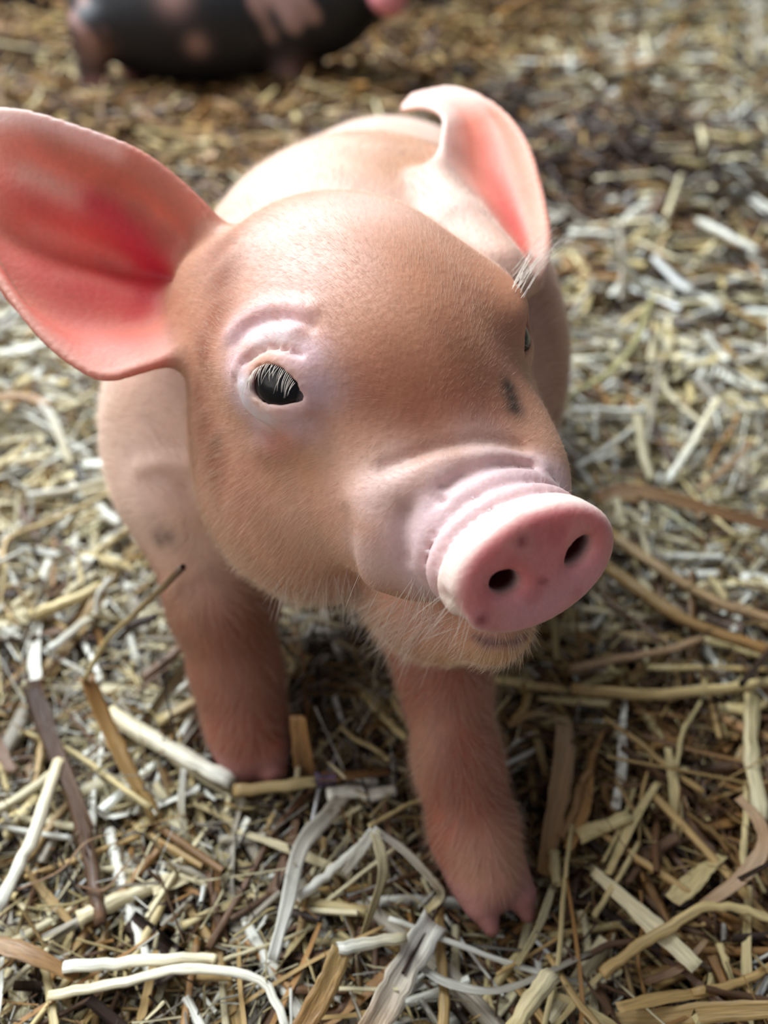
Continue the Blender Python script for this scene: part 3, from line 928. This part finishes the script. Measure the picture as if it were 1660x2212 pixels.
sub_leaf(o, 'fold', [(810, 1795, 2.2), (826, 1860, 1.9), (822, 1910, 1.6), (782, 2025, 1.0)], 0.36, CREAM, LIGHT, twist=1.2)
stalk('long cream stalk slanting up along the picture\'s left edge', [(-10, 1965, 1.3), (50, 1850, 1.4), (95, 1740, 1.5), (125, 1640, 1.5)], 0.20, WHITE, CREAM)
stalk('cream stalk crossing under the dark twig at the left edge', [(-25, 1762, 1.0), (60, 1712, 1.1), (128, 1662, 1.2)], 0.18, CREAM)
leaf('broad ochre leaf poking in low at the left edge', [(-30, 2036, 1.4), (60, 2062, 1.4), (165, 2112, 1.0)], 0.60, TAN, OCHRE)
stalk('pale straight stalk low down, above the long kinked stalk', [(140, 2088, 1.2), (250, 2080, 1.3), (420, 2068, 1.4), (470, 2076, 1.4)], 0.16, WHITE, CREAM)
stalk('long cream stalk with a kink, running along the bottom', [(105, 2150, 1.1), (250, 2125, 1.3), (400, 2092, 1.6), (560, 2118, 1.5), (625, 2230, 1.2)], 0.13, CREAM, WHITE)
o = leaf('wide ochre leaf hanging from a bent cream stalk at the bottom', [(738, 2050, 2.0), (700, 2140, 1.7), (640, 2240, 1.4)], 0.58, GOLD, OCHRE, cup=0.3, taper=0.9)
sub_stem(o, 'stem', [(733, 2052, 2.0), (800, 2036, 1.9), (875, 2028, 1.7)], 0.17, WHITE, CREAM)
leaf('wide ribbed whitish straw husk at the bottom, browning downwards', [(935, 1990, 1.0), (880, 2080, 1.3), (832, 2170, 1.5), (790, 2250, 1.6)], 0.78, WHITE, TAN, cup=0.45, taper=0.95)
leaf('curved white strip sweeping below the near forefoot', [(890, 2075, 1.0), (960, 2122, 1.0), (1050, 2142, 1.0), (1130, 2125, 0.9), (1275, 2058, 0.7)], 0.32, WHITE, GREY)
stalk('bright yellow cut stalk end at the bottom edge', [(1195, 2108, 1.7), (1150, 2162, 1.7), (1100, 2235, 1.7)], 0.25, CREAM, LIGHT)
stalk('long golden stalk arching through the dark straw, bottom right', [(1300, 2105, 0.8), (1370, 2050, 1.1), (1450, 2000, 1.3), (1525, 1958, 1.4), (1600, 1962, 1.3), (1680, 1990, 1.0)], 0.15, GOLD, LIGHT)
leaf('tan leaf curling upward at the right edge', [(1520, 1958, 1.3), (1600, 1900, 1.6), (1650, 1832, 1.9), (1640, 1775, 2.1), (1595, 1722, 2.1)], 0.46, TAN, TAN)
leaf('dull brown leaf beneath the arching golden stalk', [(1395, 2122, 0.6), (1470, 2092, 0.9), (1528, 2030, 1.1)], 0.32, BROWN, TAN)
stalk('short thick yellow stalk right of the near foreleg', [(1250, 1806, 0.8), (1362, 1764, 1.0)], 0.22, LIGHT, LIGHT)
o = leaf('crumpled tan husk standing right of the near foreleg', [(1205, 1545, 1.3), (1215, 1600, 1.4), (1205, 1700, 1.1), (1185, 1810, 0.8), (1172, 1890, 0.6)], 0.80, TAN, OCHRE, cup=0.5, taper=0.6)
sub_leaf(o, 'fold', [(1100, 1568, 1.0), (1160, 1543, 1.4), (1235, 1562, 1.3)], 0.40, TAN, LIGHT)
sub_stem(o, 'stem', [(1193, 1840, 0.7), (1206, 1910, 0.7)], 0.18, LIGHT, LIGHT)
leaf('narrow cream leaf trailing below the crumpled husk', [(1195, 1915, 0.6), (1165, 2000, 0.8), (1118, 2085, 0.9)], 0.24, CREAM, LIGHT)
stalk('thin yellow stalk beside the near foreleg, left of the husk', [(1158, 1578, 1.0), (1178, 1675, 0.9)], 0.12, LIGHT, GOLD)
stalk('upright cream stalk near the right edge', [(1624, 1505, 1.0), (1622, 1620, 1.1), (1645, 1770, 1.2)], 0.26, LIGHT, CREAM)
leaf('flat orange-brown straw pointing at the upright cream stalk', [(1385, 1588, 0.8), (1500, 1622, 0.9), (1640, 1652, 1.0)], 0.30, BROWN, OCHRE)
stalk('short yellow stalk just right of the near foreleg\'s top', [(1058, 1467, 0.9), (1222, 1492, 0.9)], 0.16, LIGHT, GOLD)
stalk('long yellow stalk lying level under the snout, running right', [(1232, 1488, 0.9), (1400, 1500, 0.9), (1560, 1487, 0.9), (1690, 1470, 0.9)], 0.20, GOLD, LIGHT)
stalk('bent tan stalk rising to a kink, below the snout on the right', [(1230, 1448, 0.9), (1330, 1425, 1.0), (1430, 1408, 1.0), (1522, 1380, 1.1)], 0.16, TAN, TAN)
stalk('thin yellow stalk sloping from the kink to the right edge', [(1522, 1380, 1.1), (1600, 1405, 1.0), (1690, 1432, 0.8)], 0.12, LIGHT)
stalk('thin yellow stalk just above the long level stalk', [(1400, 1440, 0.8), (1690, 1447, 0.8)], 0.12, LIGHT, GOLD)
stalk('golden stalk slanting down from beneath the snout', [(1310, 1225, 1.3), (1400, 1290, 1.2), (1500, 1350, 1.1), (1680, 1412, 1.0)], 0.27, GOLD, OCHRE)
stalk('tan stalk slanting down right, just above the golden one', [(1315, 1150, 1.4), (1450, 1245, 1.3), (1570, 1308, 1.2), (1690, 1345, 1.1)], 0.25, GOLD, TAN)
leaf('long brown leaf with pale edge, right of the snout', [(1285, 1078, 1.8), (1350, 1058, 2.2), (1450, 1078, 2.3), (1560, 1110, 2.2), (1690, 1144, 2.0)], 0.56, OCHRE, BROWN, cup=0.35, taper=0.9, roll=-0.6)
stalk('cream stalk leaning up to the right beyond the snout', [(1440, 1042, 1.0), (1500, 950, 1.3), (1552, 862, 1.7)], 0.20, WHITE, CREAM)
stalk('short wide cream stalk standing right of the snout', [(1378, 900, 1.4), (1390, 975, 1.2), (1410, 1040, 1.0)], 0.27, CREAM, CREAM)
stalk('bent olive stalk beside the piglet\'s far flank', [(1225, 855, 0.8), (1300, 818, 1.4), (1368, 748, 2.2), (1412, 640, 3.2)], 0.20, OLIVE, OLIVE)
TWIG = stalk('dark brown fibrous twig running down the left foreground', [(68, 1478, 1.1), (110, 1600, 1.2), (160, 1722, 1.2), (195, 1850, 1.1), (218, 2000, 0.9)], 0.30, DARK, BROWN, taper=0.55)
stalk('plump golden stalk left of the shaded foreleg', [(65, 1330, 1.1), (150, 1300, 1.2), (222, 1266, 1.3)], 0.26, LIGHT, LIGHT)
stalk('cream stalk just below the plump golden one', [(105, 1408, 1.0), (160, 1362, 1.1), (222, 1318, 1.2)], 0.19, WHITE, CREAM)
stalk('thin gold stalk curving up at the far left', [(8, 1235, 1.0), (18, 1165, 1.2), (120, 1122, 1.2), (268, 1048, 1.1)], 0.13, GOLD, LIGHT)
stalk('white-ended stalk pointing at the piglet\'s shoulder', [(62, 1072, 1.1), (160, 1056, 1.1), (262, 1032, 1.1)], 0.18, WHITE, LIGHT)
leaf('broad white leaf tip below the big ear', [(92, 868, 1.6), (120, 920, 1.3), (152, 1005, 1.0)], 0.62, WHITE, CREAM)
stalk('golden stub behind the shaded foreleg', [(342, 1562, 0.8), (445, 1502, 1.0)], 0.22, LIGHT, GOLD)
for k in range(4):
    j = (k - 1.5) * 9
    sub_leaf(TWIG, 'fibre', [(72 + j, 1475, 1.35), (112 + j, 1600, 1.45), (162 + j * 0.8, 1722, 1.45), (196 + j * 0.6, 1850 - 20 * k, 1.3)], 0.12, DARK * 1.5, BROWN)
leaf('thin brown curling fibre over the dark twig', [(38, 1922, 1.4), (130, 1880, 1.6), (182, 1822, 1.7), (238, 1800, 1.5)], 0.10, BROWN * 1.4, TAN)
leaf('thin curling fibre hooked right of the dark twig', [(165, 1912, 1.2), (225, 1922, 1.3), (262, 1880, 1.4), (288, 1848, 1.4)], 0.10, BROWN * 1.3, TAN)
leaf('pale standing leaf tip between left edge and folded leaf', [(397, 1660, 1.2), (392, 1740, 1.0), (408, 1822, 0.6)], 0.22, WHITE, CREAM)

for lab, px, rd, c in [
    ('thick white stalk near the dark trodden patch', [(1345, 275, 1.6), (1420, 310, 1.6), (1515, 352, 1.6)], 0.34, WHITE),
    ('short white stalk high up at the right edge', [(1575, 300, 1.6), (1655, 372, 1.6)], 0.30, WHITE),
    ('level cream stalk behind the piglet\'s far ear', [(1285, 386, 1.5), (1435, 372, 1.5)], 0.22, CREAM),
    ('pale stalk lying across the dark trodden patch', [(1150, 265, 1.6), (1290, 205, 1.7)], 0.26, CREAM),
    ('bright white stalk, plump, near the right edge', [(1512, 478, 1.6), (1570, 508, 1.6), (1640, 545, 1.5)], 0.30, WHITE),
    ('plump white stub beside the tip of the far ear', [(1232, 500, 1.5), (1335, 508, 1.5)], 0.27, WHITE),
    ('upright grey stalk right of the white brow bristles', [(1338, 470, 2.0), (1345, 560, 1.6), (1342, 650, 1.3)], 0.20, GREY),
    ('cream stalk sloping down right of the upright grey one', [(1375, 520, 1.6), (1475, 565, 1.4)], 0.20, CREAM),
    ('grey stalk slanting beside the piglet\'s far flank', [(1235, 690, 1.3), (1285, 600, 1.6)], 0.20, GREY),
    ('pale level stalk right of the far cheek', [(1235, 885, 1.3), (1395, 888, 1.3)], 0.20, WHITE),
    ('thin grey stalk crossing the level pale one', [(1398, 960, 1.2), (1425, 790, 1.8)], 0.12, GREY),
    ('cream stalk sloping towards the short wide one', [(1420, 820, 1.5), (1475, 880, 1.4), (1540, 930, 1.3)], 0.18, CREAM),
    ('thin tan stalk rising right, just above the brown leaf', [(1505, 1062, 1.5), (1560, 1020, 1.6), (1625, 955, 1.8)], 0.14, TAN),
    ('white stalk rising left of the short wide cream one', [(1245, 1010, 1.6), (1300, 975, 1.6), (1370, 925, 1.6)], 0.15, WHITE),
    ('cream stalk high at the right, pointing up', [(1440, 470, 1.7), (1470, 380, 2.2)], 0.22, CREAM),
    ('tall pale stalk at the top right corner', [(1635, -20, 9.0), (1640, 90, 6.0), (1630, 160, 3.0)], 0.35, GREY),
    ('pale stub at the far left, below the leaf tip', [(20, 1000, 1.3), (110, 985, 1.4)], 0.22, CREAM),
    ('golden stalk at the far left edge, behind the ear', [(-20, 862, 1.4), (60, 858, 1.5), (110, 880, 1.4)], 0.34, OCHRE),
    ('white stub between the shoulder and the broad leaf tip', [(225, 1108, 1.3), (262, 1135, 1.3)], 0.22, WHITE),
    ('slim white leaf tip rising by the shaded foreleg', [(210, 1330, 1.2), (212, 1290, 1.8), (235, 1250, 2.4)], 0.12, WHITE),
]:
    stalk(lab, px, rd, c)

# -- the bedding: floor under it, then the mass of stalks, leaves and chaff
def ground_top(x, y):
    P = np.stack([x, y, np.zeros_like(x)], 1)
    return 0.15 + 0.35 * vnoise(P, 0.35, 41) + sstep(45, 100, y) * (1.8 * vnoise(P, 0.13, 42) + 0.6)

gx, gy = np.meshgrid(np.linspace(-170, 170, 120), np.concatenate([np.linspace(-60, 60, 70), np.linspace(62, 200, 70)]), indexing='ij')
gz = ground_top(gx.ravel(), gy.ravel()) - 2.2
GV = np.stack([gx.ravel(), gy.ravel(), gz], 1); ny = gx.shape[1]
GF = [(i * ny + j, (i + 1) * ny + j, (i + 1) * ny + j + 1, i * ny + j + 1) for i in range(gx.shape[0] - 1) for j in range(ny - 1)]
m_fl, nt, b = new_mat('trodden_bedding')
no = nt.nodes.new('ShaderNodeTexNoise'); no.inputs['Scale'].default_value = 60; no.inputs['Detail'].default_value = 6
cr = nt.nodes.new('ShaderNodeValToRGB'); cr.color_ramp.elements[0].color = (*srgb(22, 17, 14), 1); cr.color_ramp.elements[1].color = (*srgb(74, 56, 40), 1)
tc = nt.nodes.new('ShaderNodeTexCoord'); nt.links.new(tc.outputs['Object'], no.inputs['Vector'])
nt.links.new(no.outputs['Fac'], cr.inputs['Fac']); nt.links.new(cr.outputs['Color'], b.inputs['Base Color']); b.inputs['Roughness'].default_value = 0.9
fl = link_mesh('floor', GV, GF, m_fl); fl['kind'] = 'structure'

PAL = np.array([CREAM, WHITE, LIGHT, GOLD, OCHRE, BROWN, DARK, GREY])
def pick_colors(x, y, r):
    n = len(x)
    P = np.stack([x, y, np.zeros(n)], 1)
    W = np.tile(np.array([.19, .17, .15, .10, .08, .11, .09, .11]), (n, 1))
    fresh = sstep(20, 30, y) * sstep(95, 60, y)                             # fresher, paler straw round the piglet
    W = W * (1 - 0.7 * fresh[:, None]) + np.array([.26, .30, .18, .07, .03, .05, .05, .06]) * 0.7 * fresh[:, None]
    back = sstep(55, 90, y) * sstep(15, -5, x - 0.25 * (y - 60))          # ochre litter towards the back
    W = W * (1 - back[:, None]) + np.array([.02, .0, .08, .24, .30, .26, .08, .02]) * back[:, None]
    dung = np.minimum(1, 1.6 * np.exp(-((x - 18) / 13) ** 2 - ((y - 88) / 24) ** 2))            # trodden dark patch behind
    W = W * (1 - dung[:, None]) + np.array([.01, .01, .02, .03, .08, .30, .45, .10]) * dung[:, None]
    brown_shade = np.minimum(1, 1.5 * np.exp(-((x - 9.5) / 6.5) ** 2 - ((y - 15.5) / 5.5) ** 2))            # golden-brown straw right of the near foot, colours darkened for the piglet's shadow
    W = W * (1 - brown_shade[:, None]) + np.array([.01, .0, .08, .22, .27, .29, .13, .0]) * brown_shade[:, None]
    W /= W.sum(1, keepdims=True)
    k = (W.cumsum(1) < r.random(n)[:, None]).sum(1)
    k = np.minimum(k, len(PAL) - 1)
    return PAL[k] * (1 + 0.16 * r.normal(size=(n, 1)))

def scatter(n, region, r, screen=False):
    if screen:
        u = r.uniform(-500, 2160, n); v = r.uniform(150, 2550, n)
        P = np.array([on_z(a, b2, 0) for a, b2 in zip(u, v)])
        return P[:, 0], P[:, 1]
    return r.uniform(region[0], region[1], n), r.uniform(region[2], region[3], n)

def batch_dirs(n, r, tilt):
    yaw = r.uniform(0, 2 * math.pi, n); pit = r.normal(0, tilt, n)
    D = np.stack([np.cos(yaw) * np.cos(pit), np.sin(yaw) * np.cos(pit), np.sin(pit)], 1)
    S = np.stack([-np.sin(yaw), np.cos(yaw), np.zeros(n)], 1)
    return D, S, np.cross(D, S)

def batch_geo(C, D, S, U, Ln, W, bend, prof, closed, segs, spin, twist):
    """many strips or tubes at once; prof = cross-section points (k, 2) in units of W"""
    n = len(C); k = len(prof)
    s = np.linspace(-0.5, 0.5, segs + 1)
    path = C[:, None] + D[:, None] * (s[None, :, None] * Ln[:, None, None]) + bend[:, None] * ((s ** 2 - 0.08)[None, :, None] * Ln[:, None, None])
    ang = spin[:, None] + twist[:, None] * s[None]
    ca, sa = np.cos(ang)[..., None], np.sin(ang)[..., None]
    A = S[:, None] * ca + U[:, None] * sa; Bv = -S[:, None] * sa + U[:, None] * ca
    tp = (1 - 0.35 * np.abs(s))[None, :, None, None]
    X = path[:, :, None] + (A[:, :, None] * prof[None, None, :, 0:1] + Bv[:, :, None] * prof[None, None, :, 1:2]) * W[:, None, None, None] * tp
    i = np.arange(segs)[:, None]; kk = k if closed else k - 1
    j = np.arange(kk)[None]
    f = np.stack([i * k + j, i * k + (j + 1) % k, (i + 1) * k + (j + 1) % k, (i + 1) * k + j], -1).reshape(-1, 4)
    F = (f[None] + (np.arange(n) * (segs + 1) * k)[:, None, None]).reshape(-1, 4)
    run = np.zeros((n, segs + 1, k, 3)); run[..., 0] = s[None, :, None] * 6 + (np.arange(n) * 1.7)[:, None, None]
    run[..., 1] = np.linspace(0, 1, k)[None, None] + (np.arange(n) * 0.37)[:, None, None]
    return X.reshape(-1, 3), F, run.reshape(-1, 3), (segs + 1) * k

TUBE5 = np.array([[math.cos(a), math.sin(a)] for a in np.linspace(0, 2 * math.pi, 6)[:-1]])
STRIP = np.array([[-1.0, 0.30], [0, -0.10], [1.0, 0.30], [0.0, 0.0]])
def straw_mass(name, n, region, r, lw, wd, zspan, screen=False, kinds=(0.45, 0.55), tilt=0.16):
    x, y = scatter(n, region, r, screen)
    keep = (y > -40) & (y < 179) & (np.abs(x) < 165)
    x, y = x[keep], y[keep]; n = len(x)
    L = r.lognormal(math.log(lw), 0.45, n); L = np.clip(L, 0.4, 14)
    z = ground_top(x, y) - r.random(n) ** 1.6 * zspan + 0.25
    C = np.stack([x, y, z], 1)
    D, S, U = batch_dirs(n, r, tilt)
    # keep the straw clear of the piglet
    nr = np.flatnonzero((np.abs(x) < 16) & (y > 5) & (y < 52))
    if len(nr):
        bad = np.zeros(n, bool)
        for t in (-0.5, -0.25, 0, 0.25, 0.5):
            dd = sd_body((C[nr] + D[nr] * (L[nr] * t)[:, None]).astype(np.float32))
            bad[nr] |= dd < 0.22
        # and from standing up in front of the lens
        bad |= (C[:, 1] < 12) & (np.abs(D[:, 2]) * L * 0.5 + z > 1.6)
        C, D, S, U, L, x, y = C[~bad], D[~bad], S[~bad], U[~bad], L[~bad], x[~bad], y[~bad]; n = len(L)
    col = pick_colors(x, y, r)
    tube = r.random(n) < kinds[0]
    bend = r.normal(size=(n, 3)) * np.array([0.22, 0.22, 0.10])
    out = []
    for m_, prof, closed in ((tube, TUBE5, True), (~tube, STRIP, True)):
        k = int(m_.sum())
        W = r.lognormal(math.log(wd), 0.35, k) * (0.5 if closed and prof is TUBE5 else 0.75)
        g = batch_geo(C[m_], D[m_], S[m_], U[m_], L[m_], W, bend[m_] * (0.5 if prof is TUBE5 else 1.6), prof, closed, 3,
                      r.uniform(-0.7, 0.7, k) if prof is STRIP else r.uniform(0, 6, k), r.normal(0, 0.9, k) if prof is STRIP else np.zeros(k))
        out.append((g[0], g[1], g[2], np.repeat(col[m_], g[3], axis=0)))
    return out
def join_mass(name, parts, label, cat):
    Vv, Ff, Rr, Cc, off = [], [], [], [], 0
    for v, f, rr, c in parts:
        Vv.append(v); Ff.append(f + off); Rr.append(rr); Cc.append(c); off += len(v)
    o = link_mesh(name, np.vstack(Vv), np.vstack(Ff), M_STRAW)
    set_colors(o, np.clip(np.vstack(Cc), 0.002, 0.95)); set_run(o, np.vstack(Rr))
    o['kind'] = 'stuff'; o['label'] = label; o['category'] = cat
    return o
r = np.random.default_rng(5)
parts = []
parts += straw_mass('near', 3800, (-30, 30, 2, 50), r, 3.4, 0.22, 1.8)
parts += straw_mass('screen', 3200, None, r, 3.0, 0.20, 1.5, screen=True)
parts += straw_mass('mid', 9500, (-62, 62, 42, 120), r, 3.8, 0.36, 1.8, tilt=0.22)
parts += straw_mass('far', 11000, (-140, 140, 112, 179), r, 6.0, 0.42, 1.8, tilt=0.25)
parts += straw_mass('side', 7000, (-100, 100, 42, 120), r, 4.6, 0.40, 1.4)
parts += straw_mass('pale', 1500, (-26, 26, 22, 50), r, 3.0, 0.34, 0.4)
parts += straw_mass('around', 4000, (-95, 95, -40, 60), r, 4.6, 0.30, 1.5)
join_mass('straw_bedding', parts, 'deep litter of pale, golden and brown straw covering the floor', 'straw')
parts = straw_mass('chaff', 7000, (-24, 24, 4, 46), r, 0.9, 0.13, 1.0, tilt=0.5)
parts += straw_mass('fibre', 15000, (-24, 24, 4, 40), r, 2.2, 0.05, 0.6, tilt=0.4, kinds=(0.3, 0.7))
join_mass('chaff', parts, 'short chaff and thin fibres strewn between the straws', 'chaff')

# -- single straws lying on top, near the piglet
KINDS = [('cream', [CREAM, WHITE]), ('golden', [LIGHT, GOLD]), ('brown', [OCHRE, BROWN])]
def where(u, v):
    if v > 1980: return 'along the bottom edge, ' + ('left part' if u < 560 else 'middle' if u < 1100 else 'right part')
    if v > 1700: return 'left of the folded cream leaf' if u < 720 else ('beside the near forefoot' if u < 1230 else 'in the shaded straw, lower right')
    if u < 480: return 'left of the shaded foreleg' if v > 1260 else ('beside the piglet\'s shoulder' if v > 1020 else 'below the big ear')
    if u > 1080: return 'right of the near foreleg' if v > 1380 else ('right of the snout' if v > 1000 else 'beyond the piglet\'s far flank')
    return 'between the forelegs'
def pix(p):
    d = p - CAM; D = d @ FWD
    return CX + F_PX * d[0] / D, CY - F_PX * (d @ UPV) / D
rr = np.random.default_rng(77)
cand = np.stack([rr.uniform(-60, 1720, 2600), np.where(rr.random(2600) < 0.88, rr.uniform(860, 2230, 2600), rr.uniform(480, 900, 2600))], 1)
hit, ok = trace(sd_base, [tuple(p) for p in cand], stop=90)
clear = hit[:, 2] < 0.9
cand = cand[~ok | clear]
made = 0
seen = set()
for u, v in cand:
    if made >= 200: break
    z = rr.uniform(0.45, 0.95)
    c = on_z(u, v, z)
    yaw = rr.uniform(0, math.pi); pit = rr.normal(0, 0.12)
    L = float(np.clip(rr.lognormal(math.log(3.2), 0.4), 1.2, 7.5))
    d = np.array([math.cos(yaw) * math.cos(pit), math.sin(yaw) * math.cos(pit), math.sin(pit)])
    s = np.array([-math.sin(yaw), math.cos(yaw), 0])
    pts = [c + d * L * t + s * rr.normal(0, 0.06) * L * abs(t) + np.array([0, 0, 0.10]) * (0.25 - t * t) for t in (-0.5, -0.17, 0.17, 0.5)]
    if sd_base(np.array([p + (q - p) * f for p, q in zip(pts[:-1], pts[1:]) for f in (0, .5, 1)], np.float32)).min() < 0.45: continue
    if min(p[2] for p in pts) < 0.05 or max(p[2] for p in pts) > 1.9: continue
    right_shade = u > 1120 and v > 1380  # straws here picked browner, their colour imitating the piglet's shadow
    pk = (0.06, 0.50, 0.44) if right_shade else (0.48, 0.32, 0.20)
    ki = rr.choice(3, p=pk); kn, cs = KINDS[ki]
    col = cs[rr.integers(2)]; SEED[0] += 1
    is_stalk = rr.random() < 0.5
    w = float(np.clip(rr.lognormal(math.log(0.105), 0.40), 0.05, 0.24)) if is_stalk else float(np.clip(rr.lognormal(math.log(0.26), 0.45), 0.08, 0.65))
    tws = rr.normal(0, 0.9)
    kd, size = ('stalk', 'thin' if w < 0.12 else 'thick') if is_stalk else ('leaf', 'narrow' if w < 0.30 else 'broad')
    (u0, v0), (u1, v1) = sorted((pix(pts[0]), pix(pts[-1])))
    an = math.degrees(math.atan2(v0 - v1, u1 - u0 + 1e-6))
    lie = 'lying level' if abs(an) < 22 else 'pointing up and down' if abs(an) > 66 else 'rising to the right' if an > 0 else 'rising to the left'
    lab = '%s %s %s straw %s %s, %s' % ('short' if L < 2.6 else 'long' if L > 4.0 else 'middling', size, kn, kd, lie, where(u, v))
    if lab in seen: continue
    seen.add(lab)
    o = straw('straw_stalk', stem_geo(pts, w, seed=SEED[0], sides=9), col) if is_stalk else straw('straw_leaf', blade_geo(pts, w, seed=SEED[0], twist=tws), col)
    thing(o, lab, 'straw ' + kd, 'loose straws on top of the bedding')
    made += 1
print('loose straws', made)
# ------------------------------------------------------------------ behind: a spotted sibling and the pen wall
def sd_sibling(P):
    d = sd_ell(P, (0, 0, 8.6), (15.5, 6.6, 7.2))
    d = smin(d, sd_ell(P, (13.0, -0.5, 10.0), (7.0, 5.6, 5.8)), 3.0)
    d = smin(d, sd_ell(P, (19.0, -3.2, 12.5), (5.2, 4.2, 4.4)), 2.0)
    d = smin(d, sd_cone(P, (19.5, -5.5, 12.0), (20.0, -10.0, 11.2), 3.0, 1.9), 1.2)
    for x, y in ((-12.5, -3.5), (-9.0, 3.0), (9.5, -3.5), (12.5, 3.0)):
        d = smin(d, sd_chain(P, [(x, y, 7.5), (x - 0.8, y, 3.6), (x, y - 0.4, 0.6)], [2.6, 1.5, 1.3], 0.5), 1.4)
    for x in (16.4, 21.8):
        d = smin(d, sd_ell(P, (x, -3.0, 16.4), (2.0, 1.0, 2.8)), 0.6)
    return smin(d, sd_chain(P, [(-15.0, 0, 11.5), (-17.2, 0, 11.0), (-17.6, 0.8, 9.0)], [0.7, 0.5, 0.3]), 0.6)
SV, SF = polygonise(sd_sibling, (-20, -13, -1), (26, 9, 21), 0.36)
sp = vnoise(SV, 0.42, 91) + 0.5 * vnoise(SV, 0.9, 92)
pale = sstep(1.0, 1.4, sp)
for c, rd in (((-12.5, -4.5, 6.0), 1.8), ((-12.6, -4.5, 2.0), 1.8), ((-3.0, -6.5, 11.0), 1.8), ((-1.0, -6.0, 6.5), 1.2), ((9.5, -4.5, 2.5), 2.0)):
    pale = np.maximum(pale, np.exp(-((SV - np.array(c)) ** 2).sum(1) / rd ** 2))
SCOL = srgb(34, 33, 37)[None] * (1 - pale[:, None]) + srgb(160, 124, 116)[None] * pale[:, None]
pk = sstep(-8.6, -9.8, SV[:, 1])[:, None]
SCOL = SCOL * (1 - pk) + srgb(224, 140, 146)[None] * pk
pk = (sstep(3.6, 2.0, SV[:, 2]) * (SV[:, 0] < -8))[:, None] * 0.7
SCOL = SCOL * (1 - pk) + srgb(176, 112, 116)[None] * pk
sib = link_mesh('spotted_piglet', SV, SF, skin_material('spotted_piglet_skin', 0.1))
set_colors(sib, SCOL)
b0 = on_z(455, 222, 0)
sib.location = (b0[0] / 100, b0[1] / 100 + 0.04, 0.0)
sib.rotation_euler = (0, 0, math.radians(6))
sib['label'] = 'black piglet with pink-white spots standing in the background straw'
sib['category'] = 'piglet'

m_w, nt, b = new_mat('old_boards')
no = nt.nodes.new('ShaderNodeTexNoise'); no.inputs['Scale'].default_value = 8; no.inputs['Detail'].default_value = 5
mp = nt.nodes.new('ShaderNodeMapping'); mp.inputs['Scale'].default_value = (6, 6, 0.6)
tc = nt.nodes.new('ShaderNodeTexCoord'); cr = nt.nodes.new('ShaderNodeValToRGB')
cr.color_ramp.elements[0].color = (*srgb(40, 30, 28), 1); cr.color_ramp.elements[1].color = (*srgb(86, 62, 50), 1)
nt.links.new(tc.outputs['Object'], mp.inputs['Vector']); nt.links.new(mp.outputs['Vector'], no.inputs['Vector'])
nt.links.new(no.outputs['Fac'], cr.inputs['Fac']); nt.links.new(cr.outputs['Color'], b.inputs['Base Color']); b.inputs['Roughness'].default_value = 0.8
def box(name, lo, hi, mat, parent=None, bev=0.0):
    lo, hi = np.array(lo, float), np.array(hi, float)
    Vb = np.array([[(lo, hi)[i][0], (lo, hi)[j][1], (lo, hi)[k][2]] for i in (0, 1) for j in (0, 1) for k in (0, 1)])
    Fb = [(0, 1, 3, 2), (4, 6, 7, 5), (0, 4, 5, 1), (2, 3, 7, 6), (0, 2, 6, 4), (1, 5, 7, 3)]
    return link_mesh(name, Vb, Fb, mat, parent, smooth=False)
WY = 182.0
wall = box('wall_back', (-175, WY + 2, -4), (175, WY + 5, 95), m_w); wall['kind'] = 'structure'
for i in range(22):
    x0 = -172 + i * 15.6
    dz = 0.6 * math.sin(i * 2.3)
    box('board', (x0 + 0.4, WY + dz, -4), (x0 + 15.2, WY + 2.05, 94), m_w, wall)
